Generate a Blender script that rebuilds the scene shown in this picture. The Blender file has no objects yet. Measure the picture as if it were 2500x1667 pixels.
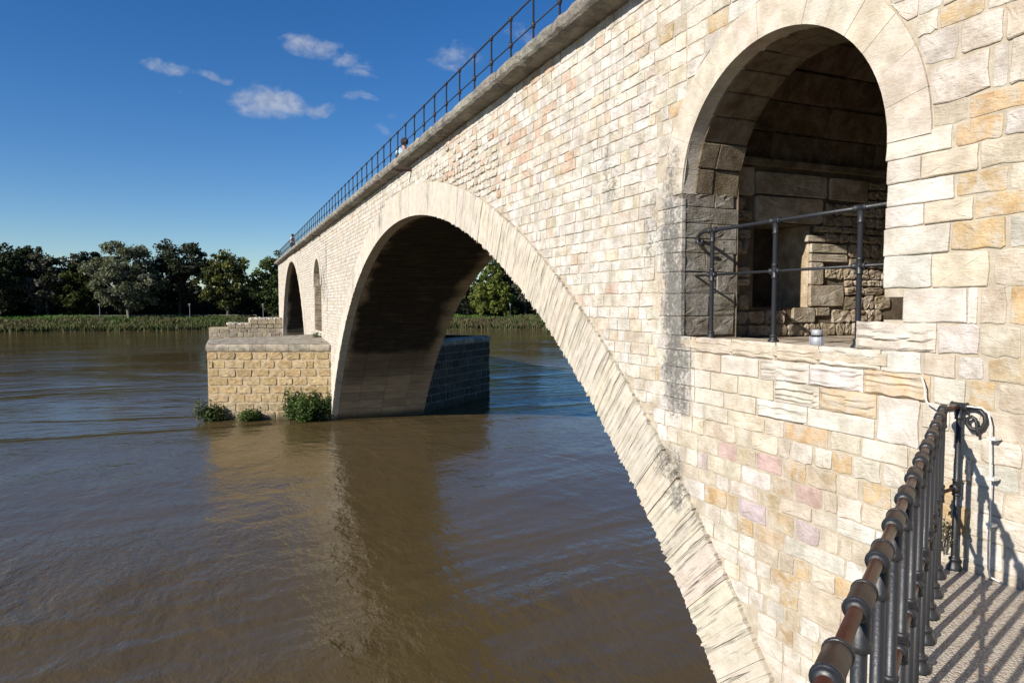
import bpy, math, random
import numpy as np
from mathutils import Vector, noise
# ------------------------------------------------------------------ scene, camera, light
S = bpy.context.scene
COL = S.collection
rad = math.radians
YAW, PITCH = rad(22.69), rad(3.14)
cd = bpy.data.cameras.new('camera'); cd.sensor_width = 36.0; cd.lens = 24.0; cd.clip_start = .05; cd.clip_end = 6000
cam = bpy.data.objects.new('camera', cd); COL.objects.link(cam)
cam.location = (0, 0, 5.35); cam.rotation_euler = (rad(90)-PITCH, 0, -YAW)
S.camera = cam
S.view_settings.view_transform = 'Standard'; S.view_settings.look = 'None'
S.view_settings.exposure = 0.57; S.view_settings.gamma = 1.0; S.view_settings.use_curve_mapping = False
SUNDIR = Vector((-.974, -.333, .545)).normalized()          # towards the sun
SUN_EL = math.asin(SUNDIR.z); SUN_AZ = math.atan2(SUNDIR.x, SUNDIR.y)
sl = bpy.data.lights.new('sun', 'SUN'); sl.energy = 5.0; sl.angle = rad(.53); sl.color = (1.0, .935, .85)
sun = bpy.data.objects.new('sun', sl); COL.objects.link(sun); sun.location = (-40, -20, 40)
sun.rotation_euler = SUNDIR.to_track_quat('Z', 'Y').to_euler()
W = bpy.data.worlds.new('World'); S.world = W; W.use_nodes = True

def nd(nt, t, **kw):
    n = nt.nodes.new(t)
    for k, v in kw.items(): setattr(n, k, v)
    return n
def lk(nt, a, b): nt.links.new(a, b)
def mth(nt, op, a, b=None, c=None, clamp=False):
    n = nd(nt, 'ShaderNodeMath', operation=op); n.use_clamp = clamp
    for i, v in enumerate((a, b, c)):
        if v is None: continue
        if isinstance(v, (int, float)): n.inputs[i].default_value = v
        else: lk(nt, v, n.inputs[i])
    return n.outputs[0]
def vmth(nt, op, a, b=None):
    n = nd(nt, 'ShaderNodeVectorMath', operation=op)
    for i, v in enumerate((a, b)):
        if v is None: continue
        if isinstance(v, (tuple, list)): n.inputs[i].default_value = v
        else: lk(nt, v, n.inputs[i])
    return n.outputs['Value'] if op in ('LENGTH', 'DOT_PRODUCT', 'DISTANCE') else n.outputs[0]
def smooth(nt, v, a, b, x=0., y=1.):
    n = nd(nt, 'ShaderNodeMapRange', interpolation_type='SMOOTHSTEP'); lk(nt, v, n.inputs[0])
    n.inputs[1].default_value = a; n.inputs[2].default_value = b; n.inputs[3].default_value = x; n.inputs[4].default_value = y
    return n.outputs[0]
def noi(nt, vec, scale, detail=4., rough=.55, dist=0.):
    n = nd(nt, 'ShaderNodeTexNoise'); lk(nt, vec, n.inputs['Vector'])
    n.inputs['Scale'].default_value = scale; n.inputs['Detail'].default_value = detail
    n.inputs['Roughness'].default_value = rough; n.inputs['Distortion'].default_value = dist
    return n.outputs['Fac']
def scl(nt, vec, s):
    n = nd(nt, 'ShaderNodeVectorMath', operation='MULTIPLY'); lk(nt, vec, n.inputs[0]); n.inputs[1].default_value = s
    return n.outputs[0]
def mixc(nt, f, a, b, mode='MIX'):
    n = nd(nt, 'ShaderNodeMix', data_type='RGBA', blend_type=mode)
    for sock, v in ((n.inputs[0], f), (n.inputs[6], a), (n.inputs[7], b)):
        if isinstance(v, (int, float)): sock.default_value = v
        elif isinstance(v, (tuple, list)): sock.default_value = (*v, 1) if len(v) == 3 else v
        else: lk(nt, v, sock)
    return n.outputs[2]

# sky: Nishita plus small fair-weather clouds placed by direction
nt = W.node_tree; nt.nodes.clear()
sky = nd(nt, 'ShaderNodeTexSky', sky_type='NISHITA'); sky.sun_disc = False
sky.sun_elevation = SUN_EL; sky.sun_rotation = SUN_AZ; sky.altitude = 0; sky.air_density = 1.0; sky.dust_density = .02; sky.ozone_density = 3.6
tc = nd(nt, 'ShaderNodeTexCoord'); D = vmth(nt, 'NORMALIZE', tc.outputs['Generated'])
CL = [((.107,.937,.333),.048,.019,1.),((.148,.936,.319),.036,.010,.9),((.166,.935,.316),.034,.010,.7),((.170,.935,.306),.036,.008,.7),
      ((.055,.963,.264),.060,.025,1.2),((.120,.959,.258),.030,.012,.95),((-.058,.956,.290),.034,.013,.9),((-.008,.958,.287),.030,.008,.85),
      ((.292,.898,.330),.046,.019,.8),((.173,.945,.279),.030,.008,.75),((.379,.851,.364),.030,.018,.6),((.204,.95,.238),.024,.010,.45),((-.056,.962,.266),.018,.005,.45),
      ((.29,.89,.345),.02,.008,.4),((.215,.94,.26),.015,.006,.4),
      ((.9,.35,.28),.07,.025,.9),((.75,.6,.3),.05,.02,.9),((-.6,.75,.3),.06,.02,.9),((-.85,.3,.35),.06,.02,.8),((.5,-.8,.33),.07,.025,.9),((-.2,-.9,.3),.06,.02,.9),((.6,.6,.55),.08,.03,.7)]
wn = nd(nt, 'ShaderNodeTexNoise'); lk(nt, D, wn.inputs['Vector']); wn.inputs['Scale'].default_value = 26; wn.inputs['Detail'].default_value = 5
warp = scl(nt, vmth(nt, 'SUBTRACT', wn.outputs['Color'], (.5,.5,.5)), (.05,.05,.026))
Dw = vmth(nt, 'ADD', D, warp)
acc = None
for c, rw, rh, a in CL:
    v = Vector(c).normalized()
    h = Vector((v.y, -v.x, 0)).normalized(); u = h.cross(v)
    dx = mth(nt, 'DIVIDE', vmth(nt, 'DOT_PRODUCT', Dw, tuple(h)), rw)
    dz = mth(nt, 'DIVIDE', mth(nt, 'SUBTRACT', vmth(nt, 'DOT_PRODUCT', Dw, tuple(u)), 0.0), rh)
    fr = mth(nt, 'GREATER_THAN', vmth(nt, 'DOT_PRODUCT', Dw, tuple(v)), 0.)
    # flatter base, rounder top
    r2 = mth(nt, 'ADD', mth(nt, 'MULTIPLY', dx, dx), mth(nt, 'MULTIPLY', dz, dz))
    m = mth(nt, 'MULTIPLY', mth(nt, 'MULTIPLY', smooth(nt, r2, 1.25, 0.0), fr), a)
    acc = m if acc is None else mth(nt, 'MAXIMUM', acc, m)
cn = noi(nt, scl(nt, D, (1,1,1.8)), 30, 9, .68, .5)
dens = smooth(nt, mth(nt, 'ADD', acc, mth(nt, 'MULTIPLY', mth(nt, 'SUBTRACT', cn, .5), 2.3)), .25, 1.6, 0, .66)
dens = mth(nt, 'MULTIPLY', dens, smooth(nt, acc, .02, .3))
ccol = mixc(nt, smooth(nt, noi(nt, D, 60, 3), .35, .65), (3.6,4.0,4.9), (5.4,5.6,6.1))
hs = nd(nt, 'ShaderNodeHueSaturation'); hs.inputs['Saturation'].default_value = 1.30; hs.inputs['Hue'].default_value = .508; lk(nt, sky.outputs[0], hs.inputs['Color'])
skyc = mixc(nt, dens, mixc(nt, 1., hs.outputs[0], (.95,1.,1.06), 'MULTIPLY'), ccol)
bg = nd(nt, 'ShaderNodeBackground'); lk(nt, skyc, bg.inputs[0]); bg.inputs[1].default_value = 0.074
out = nd(nt, 'ShaderNodeOutputWorld'); lk(nt, bg.outputs[0], out.inputs[0])

# ------------------------------------------------------------------ helpers
def tag(o, label=None, cat=None, group=None, kind=None):
    if label: o['label'] = label
    if cat: o['category'] = cat
    if group: o['group'] = group
    if kind: o['kind'] = kind
    return o
def empty(name, label, cat, loc=(0,0,0), group=None):
    o = bpy.data.objects.new(name, None); COL.objects.link(o); o.location = loc; o.empty_display_size = .2
    return tag(o, label, cat, group)
class MB:
    def __init__(s): s.v = []; s.f = []; s.c = []
    def add(s, vs, fs, col=(1,1,1)):
        b = len(s.v); s.v.extend(vs); s.f.extend([tuple(i+b for i in f) for f in fs])
        if isinstance(col, list): s.c.extend(col)
        else: s.c.extend([col]*len(vs))
    def build(s, name, mat, parent=None, loc=None, smooth=False):
        me = bpy.data.meshes.new(name)
        v = s.v
        if loc is not None:
            v = [(a[0]-loc[0], a[1]-loc[1], a[2]-loc[2]) for a in v]
        me.from_pydata([tuple(a) for a in v], [], s.f)
        a = me.color_attributes.new('col', 'FLOAT_COLOR', 'POINT')
        a.data.foreach_set('color', np.array([(*c, 1.) for c in s.c], dtype=np.float32).ravel())
        if smooth: me.polygons.foreach_set('use_smooth', [True]*len(me.polygons))
        me.materials.append(mat)
        return link(name, me, parent, loc)
def link(name, me, parent=None, loc=None):
    o = bpy.data.objects.new(name, me); COL.objects.link(o)
    if parent is not None: o.parent = parent
    if loc is not None:
        o.location = loc
    return o
def inst(o, parent, loc=None):
    c = o.copy(); COL.objects.link(c); c.parent = parent
    if loc is not None: c.location = loc
    return c
class Fr:                                             # a plane in space: u, v along it, h out of it
    def __init__(s, o, U, V, N): s.o = Vector(o); s.U = Vector(U); s.V = Vector(V); s.N = Vector(N)
    def __call__(s, u, v, h):
        p = s.o + s.U*u + s.V*v + s.N*h
        return (p.x, p.y, p.z)
def axes(d):
    d = Vector(d).normalized()
    a = Vector((0,0,1)) if abs(d.z) < .9 else Vector((1,0,0))
    u = d.cross(a).normalized(); return d, u, d.cross(u)
def lathe(mb, p, d, prof, n=12, col=(1,1,1)):         # prof: (distance along d, radius)
    d, u, w = axes(d); p = Vector(p); vs = []; fs = []
    for (t, r) in prof:
        for k in range(n):
            a = 2*math.pi*k/n
            q = p + d*t + u*(r*math.cos(a)) + w*(r*math.sin(a)); vs.append((q.x,q.y,q.z))
    for i in range(len(prof)-1):
        for k in range(n):
            k2 = (k+1) % n
            fs.append((i*n+k, i*n+k2, (i+1)*n+k2, (i+1)*n+k))
    fs.append(tuple(range(n-1,-1,-1))); fs.append(tuple((len(prof)-1)*n+k for k in range(n)))
    mb.add(vs, fs, col)
def tube(mb, pts, rs, n=10, col=(1,1,1)):
    pts = [Vector(p) for p in pts]
    if isinstance(rs, (int, float)): rs = [rs]*len(pts)
    vs = []; fs = []; pu = None
    for i, p in enumerate(pts):
        t = (pts[min(i+1,len(pts)-1)] - pts[max(i-1,0)]).normalized()
        if pu is None: _, u, w = axes(t)
        else:
            u = (pu - t*pu.dot(t)).normalized(); w = t.cross(u)
        pu = u
        for k in range(n):
            a = 2*math.pi*k/n; q = p + u*(rs[i]*math.cos(a)) + w*(rs[i]*math.sin(a)); vs.append((q.x,q.y,q.z))
    for i in range(len(pts)-1):
        for k in range(n):
            k2 = (k+1) % n; fs.append((i*n+k, i*n+k2, (i+1)*n+k2, (i+1)*n+k))
    fs.append(tuple(range(n-1,-1,-1))); fs.append(tuple((len(pts)-1)*n+k for k in range(n)))
    mb.add(vs, fs, col)
def boxm(mb, a, b, col=(1,1,1)):
    x0,y0,z0 = a; x1,y1,z1 = b
    mb.add([(x0,y0,z0),(x1,y0,z0),(x1,y1,z0),(x0,y1,z0),(x0,y0,z1),(x1,y0,z1),(x1,y1,z1),(x0,y1,z1)],
           [(0,3,2,1),(4,5,6,7),(0,1,5,4),(1,2,6,5),(2,3,7,6),(3,0,4,7)], col)

# ------------------------------------------------------------------ materials
def base_mat(name, rough=.9, spec=.25):
    m = bpy.data.materials.new(name); m.use_nodes = True; t = m.node_tree
    b = t.nodes['Principled BSDF']; b.inputs['Roughness'].default_value = rough
    b.inputs['Specular IOR Level'].default_value = spec
    return m, t, b
def bump(t, b, hgt, dist, strength=1., prev=None):
    n = nd(t, 'ShaderNodeBump'); n.inputs['Distance'].default_value = dist; n.inputs['Strength'].default_value = strength
    lk(t, hgt, n.inputs['Height'])
    if prev is not None: lk(t, prev, n.inputs['Normal'])
    lk(t, n.outputs[0], b.inputs['Normal']); return n.outputs[0]
def ellip(t, pos, c, r):
    return smooth(t, vmth(t, 'LENGTH', vmth(t, 'DIVIDE', vmth(t, 'SUBTRACT', pos, c), r)), 1.0, .25)
# weathering on the upstream face: (centre, radii, amount); x radius large so it is a stain through y,z only
STAINS = [((4.4,6.13,6.0),(2,.30,1.15),.85),((4.4,6.06,5.3),(2,.34,.8),.95),((4.4,6.02,4.75),(2,.40,.55),.9),((4.4,6.0,4.4),(2,.36,.42),.8),
          ((4.4,6.1,6.75),(2,.2,.45),.65),((4.4,6.5,6.2),(2,.35,.7),.45),((4.4,6.1,3.62),(2,.34,.36),.72),((4.4,5.95,3.3),(2,.3,.25),.55),
          ((4.4,34.4,6.4),(2,1.6,1.5),.55),((4.4,33.4,7.6),(2,.5,1.6),.6),((4.4,33.2,5.5),(2,.35,2.2),.55),
          ((4.4,20.8,8.0),(2,.6,.9),.5),((4.4,18.2,8.1),(2,.35,.8),.4),((4.4,15.5,8.0),(2,.3,.8),.35),((4.4,26,6.2),(2,1.2,.9),.3),((4.4,7.4,6.9),(2,.35,.7),.35)]
def stone_mat(name, stains=True, bscale=1., bd=.012, mott=.30, layers=0., speck=.0, tone=(1,1,1), cream=True, polar=False):
    m, t, b = base_mat(name, .93, .15)
    g = nd(t, 'ShaderNodeNewGeometry'); P = g.outputs['Position']
    at = nd(t, 'ShaderNodeAttribute', attribute_name='col')
    n1 = noi(t, P, 5.5*bscale, 5, .6); n2 = noi(t, P, 38*bscale, 4, .65); n3 = noi(t, scl(t, P, (1,1,5)), 16*bscale, 4, .6, .4)
    lo = mixc(t, 1., at.outputs['Color'], (1-mott*1.1, 1-mott*1.25, 1-mott*1.5), 'MULTIPLY')
    hi = mixc(t, 1., at.outputs['Color'], (1+mott*.42, 1+mott*.42, 1+mott*.4), 'MULTIPLY')
    c = mixc(t, smooth(t, n1, .3, .7), lo, hi)
    c = mixc(t, smooth(t, n2, .56, .80, 0, .5), c, mixc(t, 1., c, (.62,.58,.50), 'MULTIPLY'))
    c = mixc(t, smooth(t, n3, .55, .78, 0, .42), c, mixc(t, 1., c, (.75,.66,.50), 'MULTIPLY'))
    sc = nd(t, 'ShaderNodeSeparateColor'); lk(t, at.outputs['Color'], sc.inputs[0])
    warm = mth(t, 'SUBTRACT', 1.0, mth(t, 'DIVIDE', sc.outputs[2], sc.outputs[0]), clamp=True)
    n4 = noi(t, P, 7.5*bscale, 5, .62, .5)
    c = mixc(t, mth(t, 'MULTIPLY', smooth(t, n4, .56, .36, 0, .85 if cream else .12), smooth(t, warm, .26, .5)), c, mixc(t, 1., (.47,.42,.345), mixc(t, n2, (.8,.8,.8), (1.12,1.12,1.12)), 'MULTIPLY'))
    c = mixc(t, mth(t, 'MULTIPLY', smooth(t, n4, .52, .7), mth(t, 'MULTIPLY', warm, .9)), c, mixc(t, 1., c, (.95,.74,.48), 'MULTIPLY'))
    if tone != (1,1,1): c = mixc(t, 1., c, tone, 'MULTIPLY')
    zz = nd(t, 'ShaderNodeSeparateXYZ'); lk(t, P, zz.inputs[0])
    c = mixc(t, smooth(t, mth(t, 'ADD', zz.outputs[2], mth(t, 'MULTIPLY', n1, .35)), .52, .25, 0, .8), c, (.055,.05,.032))
    if stains:
        acc = None
        for cc, rr, am in STAINS:
            e = mth(t, 'MULTIPLY', ellip(t, P, cc, rr), am); acc = e if acc is None else mth(t, 'MAXIMUM', acc, e)
        sn = mth(t, 'ADD', mth(t, 'MULTIPLY', noi(t, scl(t, P, (1,1,.55)), 5, 5, .65), .55), mth(t, 'MULTIPLY', noi(t, P, 24, 5, .8), .75))
        f = smooth(t, mth(t, 'ADD', acc, mth(t, 'MULTIPLY', mth(t, 'SUBTRACT', sn, .65), 3.6)), .15, 1.0, 0, .88)
        f = mth(t, 'MULTIPLY', f, smooth(t, acc, .03, .3))
        c = mixc(t, f, c, mixc(t, n2, (.07,.068,.06), (.16,.155,.14)))
    lk(t, c, b.inputs['Base Color'])
    h = mth(t, 'ADD', mth(t, 'MULTIPLY', n1, .8), mth(t, 'MULTIPLY', n2, .45))
    h = mth(t, 'ADD', h, mth(t, 'MULTIPLY', n3, .5+layers))
    if polar:      # bedding of the voussoirs: fine radial grooves
        sp = nd(t, 'ShaderNodeSeparateXYZ'); lk(t, vmth(t, 'SUBTRACT', P, (0,18.05,-9.19)), sp.inputs[0])
        an = mth(t, 'ARCTAN2', sp.outputs[1], sp.outputs[2]); ra = vmth(t, 'LENGTH', vmth(t, 'MULTIPLY', vmth(t, 'SUBTRACT', P, (0,18.05,-9.19)), (0,1,1)))
        cv = nd(t, 'ShaderNodeCombineXYZ'); lk(t, mth(t, 'MULTIPLY', an, 17.), cv.inputs[0]); lk(t, mth(t, 'MULTIPLY', ra, .045), cv.inputs[1])
        g1 = noi(t, cv.outputs[0], 17, 3, .6, .05); g2 = noi(t, cv.outputs[0], 7, 2, .5)
        amt = smooth(t, mth(t, 'ABSOLUTE', an), .08, .42, .25, 1.)
        gr = mth(t, 'MULTIPLY', smooth(t, g1, .34, .46), amt)
        c = mixc(t, mth(t, 'MULTIPLY', smooth(t, g1, .40, .33), mth(t, 'MULTIPLY', amt, .5)), c, mixc(t, 1., c, (.6,.56,.5), 'MULTIPLY'))
        st = noi(t, scl(t, cv.outputs[0], (1,.3,1)), 2.6, 3, .6)
        c = mixc(t, smooth(t, st, .58, .78, 0, .22), c, mixc(t, 1., c, (.68,.67,.66), 'MULTIPLY'))
        lk(t, c, b.inputs['Base Color'])
        h = mth(t, 'ADD', h, mth(t, 'MULTIPLY', gr, 1.7))
    bump(t, b, h, bd/bscale**.3, 1.)
    return m
M = {}
M['stone'] = stone_mat('limestone', bd=.018, mott=.24)
M['ashlar'] = stone_mat('ashlar_limestone', bd=.009, mott=.20, layers=.35)
M['ring'] = stone_mat('arch_ring_limestone', bd=.011, mott=.11, polar=True)
M['mortar'] = stone_mat('lime_mortar', bscale=1.6, bd=.008, mott=.18)
M['sand'] = stone_mat('yellow_sandstone', stains=False, bd=.028, mott=.28, cream=False)
M['inner'] = stone_mat('chamber_stone', stains=False, bd=.022, mott=.36, cream=False)
def grey_cop():
    m, t, b = base_mat('lichen_coping', .95, .1)
    P = nd(t, 'ShaderNodeNewGeometry').outputs['Position']; at = nd(t, 'ShaderNodeAttribute', attribute_name='col').outputs['Color']
    a = noi(t, P, 3.2, 5, .65); s = noi(t, P, 30, 4, .7); l = noi(t, P, 9, 3, .6)
    c = mixc(t, smooth(t, a, .35, .68), (.31,.28,.23), (.15,.14,.12))
    c = mixc(t, smooth(t, s, .52, .75, 0, .7), c, (.42,.39,.33))
    c = mixc(t, smooth(t, l, .6, .75, 0, .5), c, (.26,.21,.10))
    c = mixc(t, smooth(t, s, .42, .25, 0, .7), c, (.055,.054,.05))
    c = mixc(t, 1., c, at, 'MULTIPLY')
    lk(t, c, b.inputs['Base Color']); bump(t, b, mth(t, 'ADD', s, a), .03); return m
M['coping'] = grey_cop()
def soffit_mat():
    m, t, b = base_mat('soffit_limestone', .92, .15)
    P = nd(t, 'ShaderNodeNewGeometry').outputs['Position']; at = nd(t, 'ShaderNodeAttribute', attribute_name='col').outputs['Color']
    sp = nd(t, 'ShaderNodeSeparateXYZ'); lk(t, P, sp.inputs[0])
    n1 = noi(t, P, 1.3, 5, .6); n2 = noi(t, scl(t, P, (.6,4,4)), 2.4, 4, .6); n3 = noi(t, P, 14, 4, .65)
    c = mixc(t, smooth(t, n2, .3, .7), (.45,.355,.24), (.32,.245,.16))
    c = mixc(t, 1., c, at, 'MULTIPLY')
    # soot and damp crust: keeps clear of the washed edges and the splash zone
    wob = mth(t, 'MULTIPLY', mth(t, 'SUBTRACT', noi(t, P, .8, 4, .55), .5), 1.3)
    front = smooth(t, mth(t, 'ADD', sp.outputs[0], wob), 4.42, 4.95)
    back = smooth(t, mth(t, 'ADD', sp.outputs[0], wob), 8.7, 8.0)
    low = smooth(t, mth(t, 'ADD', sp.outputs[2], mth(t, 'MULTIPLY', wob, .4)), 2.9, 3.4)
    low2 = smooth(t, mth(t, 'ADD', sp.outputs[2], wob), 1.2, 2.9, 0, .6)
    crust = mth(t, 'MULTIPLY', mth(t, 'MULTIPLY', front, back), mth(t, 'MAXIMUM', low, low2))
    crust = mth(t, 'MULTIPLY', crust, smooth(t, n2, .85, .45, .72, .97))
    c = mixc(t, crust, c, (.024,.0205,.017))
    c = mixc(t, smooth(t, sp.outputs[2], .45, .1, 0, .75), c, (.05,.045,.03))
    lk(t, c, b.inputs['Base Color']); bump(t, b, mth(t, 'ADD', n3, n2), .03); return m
M['soffit'] = soffit_mat()
def iron(name, col, rough=.5, metal=.0, worn=None):
    m, t, b = base_mat(name, rough, .5)
    tcn = nd(t, 'ShaderNodeNewGeometry').outputs['Position']
    n = noi(t, tcn, 90, 3, .6); n2 = noi(t, tcn, 12, 4, .6)
    c = mixc(t, smooth(t, n2, .3, .7), col, tuple(x*.7 for x in col))
    if worn: c = mixc(t, smooth(t, n2, .5, .72, 0, .8), c, worn)
    lk(t, c, b.inputs['Base Color']); b.inputs['Metallic'].default_value = metal
    lk(t, smooth(t, n2, .2, .8, rough-.1, rough+.12), b.inputs['Roughness'])
    bump(t, b, n, .0016, .8); return m
M['iron'] = iron('dark_grey_paint', (.019,.020,.0225), .45)
M['bronze'] = iron('rubbed_brown_iron', (.060,.021,.0095), .36, .1, (.068,.03,.016))
M['collar'] = iron('brown_collar_paint', (.036,.0185,.0105), .5, .0, (.028,.015,.009))
M['rust'] = iron('rusted_pipe', (.06,.035,.025), .7)
M['grey_metal'] = iron('pale_grey_metal', (.42,.44,.46), .35, .2)
M['cable'] = iron('white_plastic', (.72,.70,.64), .45)
def water_mat():
    m, t, b = base_mat('muddy_water', .06, .33)
    b.inputs['IOR'].default_value = 1.33
    P = nd(t, 'ShaderNodeNewGeometry').outputs['Position']
    d = vmth(t, 'DISTANCE', P, (0,0,5.35))
    P2 = scl(t, P, (1.,.62,1.))
    sw = noi(t, P2, .42, 3, .5, .6); rp = noi(t, P2, 2.1, 4, .55, .5); fi = noi(t, P2, 7.5, 3, .6, .3)
    patch = noi(t, scl(t, P, (.45,1.,1.)), .075, 4, .55, 1.2)
    c = mixc(t, noi(t, P, .22, 4, .6, 1.), (.066,.046,.0185), (.092,.067,.031))
    fo = mth(t, 'MULTIPLY', smooth(t, noi(t, scl(t, P, (.35,1.6,1)), .9, 5, .7, .8), .70, .78), smooth(t, noi(t, P, .06, 2), .56, .66))
    c = mixc(t, mth(t, 'MULTIPLY', fo, .55), c, (.36,.33,.28))
    lk(t, c, b.inputs['Base Color'])
    h = mth(t, 'ADD', mth(t, 'MULTIPLY', sw, .32), mth(t, 'MULTIPLY', rp, .105))
    h = mth(t, 'ADD', h, mth(t, 'MULTIPLY', fi, .04))
    h = mth(t, 'MULTIPLY', h, smooth(t, patch, .36, .64, .30, 1.35))
    bump(t, b, h, .36, 1.)
    return m
M['water'] = water_mat()
def ground_mat(name, a, bcol, sc, bd, c3=None):
    m, t, b = base_mat(name, .95, .1)
    P = nd(t, 'ShaderNodeNewGeometry').outputs['Position']
    n = noi(t, P, sc, 5, .65); n2 = noi(t, P, sc*.12, 4, .6)
    c = mixc(t, smooth(t, n, .35, .65), a, bcol)
    if c3: c = mixc(t, smooth(t, n2, .5, .65), c, c3)
    lk(t, c, b.inputs['Base Color']); bump(t, b, n, bd); return m
M['bank'] = ground_mat('bank_earth', (.07,.06,.035), (.04,.05,.02), .5, .1, (.10,.085,.05))
M['hill'] = ground_mat('hill_woods', (.035,.055,.05), (.05,.075,.06), .08, .5)
def pave_mat():
    m, t, b = base_mat('pebble_concrete', .9, .2)
    P = nd(t, 'ShaderNodeNewGeometry').outputs['Position']
    v = nd(t, 'ShaderNodeTexVoronoi'); lk(t, P, v.inputs['Vector']); v.inputs['Scale'].default_value = 75
    sep = nd(t, 'ShaderNodeSeparateColor'); lk(t, v.outputs['Color'], sep.inputs[0])
    c = mixc(t, smooth(t, sep.outputs[0], .0, 1.), (.24,.20,.16), (.50,.45,.37))
    c = mixc(t, smooth(t, sep.outputs[1], .86, .9), c, (.36,.24,.16))
    c = mixc(t, smooth(t, sep.outputs[2], .82, .88), c, (.13,.12,.11))
    c = mixc(t, smooth(t, v.outputs['Distance'], .35, .62), c, (.38,.34,.28))
    c = mixc(t, smooth(t, noi(t, P, 3, 4, .6), .45, .7, 0, .6), c, (.46,.40,.31))
    br = nd(t, 'ShaderNodeTexNoise'); lk(t, scl(t, P, (1,2.2,1)), br.inputs['Vector']); br.inputs['Scale'].default_value = 9; br.inputs['Detail'].default_value = 4
    c = mixc(t, smooth(t, br.outputs['Fac'], .62, .68, 0, .65), c, (.38,.27,.18))
    lk(t, c, b.inputs['Base Color'])
    bump(t, b, mth(t, 'SUBTRACT', noi(t, P, 12, 4, .6), v.outputs['Distance']), .008); return m
M['pave'] = pave_mat()
def leaf_mat(name, transl=.25):
    m, t, b = base_mat(name, .7, .2)
    at = nd(t, 'ShaderNodeAttribute', attribute_name='col').outputs['Color']
    lk(t, at, b.inputs['Base Color'])
    tr = nd(t, 'ShaderNodeBsdfTranslucent'); lk(t, mixc(t, 1., at, (1.1,1.2,.6), 'MULTIPLY'), tr.inputs[0])
    mx = nd(t, 'ShaderNodeMixShader'); mx.inputs[0].default_value = transl
    lk(t, b.outputs[0], mx.inputs[1]); lk(t, tr.outputs[0], mx.inputs[2])
    lk(t, mx.outputs[0], t.nodes['Material Output'].inputs[0]); return m
M['leaf'] = leaf_mat('leaves'); M['reed'] = leaf_mat('reed_leaves', .2)
M['bark'] = ground_mat('bark', (.06,.052,.042), (.03,.026,.02), 2., .05)
M['pale_bark'] = ground_mat('pale_bark', (.17,.155,.13), (.07,.06,.05), 1.2, .05)
def plain(name, col, rough=.8):
    m, t, b = base_mat(name, rough); b.inputs['Base Color'].default_value = (*col, 1)
    P = nd(t, 'ShaderNodeTexCoord').outputs['Object']; n = noi(t, P, 8, 3)
    lk(t, mixc(t, n, tuple(x*.8 for x in col), tuple(min(1,x*1.15) for x in col)), b.inputs['Base Color']); return m
# ------------------------------------------------------------------ the bridge
R0 = random.Random(7)
XF, XM, XB = 4.39, 4.425, 8.76
PAL = {'w':(.54,.515,.47),'c':(.53,.49,.425),'y':(.525,.47,.38),'o':(.47,.355,.215),'t':(.48,.425,.345),'g':(.47,.44,.395),
       'p':(.46,.345,.32),'l':(.46,.395,.385),'b':(.43,.355,.25),'a':(.49,.385,.265)}
def jig(c, r, a=.06):
    k = 1 + r.uniform(-a, a); return tuple(max(.02, x*k*(1+r.uniform(-.02,.02))) for x in c)
def wall_col(r):
    k = r.random()
    c = PAL['w'] if k < .50 else PAL['c'] if k < .82 else PAL['y'] if k < .92 else PAL['t'] if k < .95 else PAL['g'] if k < .975 else (.50,.40,.32)
    return jig(c, r, .07)
bridge = empty('stone_bridge', 'long medieval stone arch bridge of pale limestone crossing the river', 'bridge', (4.39, 18, 0))
BL = bridge.location.copy()
def part(mb, name, mat, loc=None, smooth=False, parent=None):
    o = mb.build(name, mat, None, loc, smooth)
    par = parent or bridge; o.parent = par
    base = Vector((0,0,0)); q = par
    while q is not None: base += q.location; q = q.parent
    o.location = (Vector(loc) if loc is not None else Vector((0,0,0))) - base
    return o
A1 = (18.05, -9.19, 16.79, 17.55); A2 = (51.9, -1.3, 9.7, 10.4)
NO = (4.75, 6.5, 1.2, 1.53); PW = (36.85, 6.3, 1.4, 1.75)
def arc_z(a, y, dr=0.):
    d = (a[2]+dr)**2 - (y-a[0])**2
    return a[1] + math.sqrt(d) if d > 0 else -99
ZT = 8.90
# core of the wall: front face column by column, with the openings left out
def core_intervals(y, ym):
    lo = -.6
    for a in (A1, A2):
        if abs(ym-a[0]) < a[2]+.05: lo = max(lo, arc_z(a, y, .05))
    iv = [(lo, ZT)]
    if 3.55 < ym < 5.95: iv = [(lo, 4.96), (max(6.5, arc_z(NO, min(max(y,3.551),5.949))), ZT)]
    if 3.39 < ym < 3.55: iv = [(lo, 5.235), (5.40, ZT)]
    if 35.45 < ym < 38.25: iv = [(lo, 3.4), (max(6.3, arc_z(PW, min(max(y,35.451),38.249))), ZT)]
    return iv
ys = {-4., 3.39, 3.55, 5.95, 35.45, 38.25, 65.5}
y = -4.
while y < 65.5: ys.add(round(y, 3)); y += .35
for k in range(41): ys.add(round(3.55+2.4*k/40, 3)); ys.add(round(35.45+2.8*k/40, 3))
for a in (A1, A2):
    e = math.sqrt((a[2]+.05)**2 - (a[1]+.6)**2)
    for sgn in (-1, 1): ys.add(a[0]+sgn*e)
ys = sorted(ys); mc = (.42,.372,.295)
core = MB()
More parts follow.
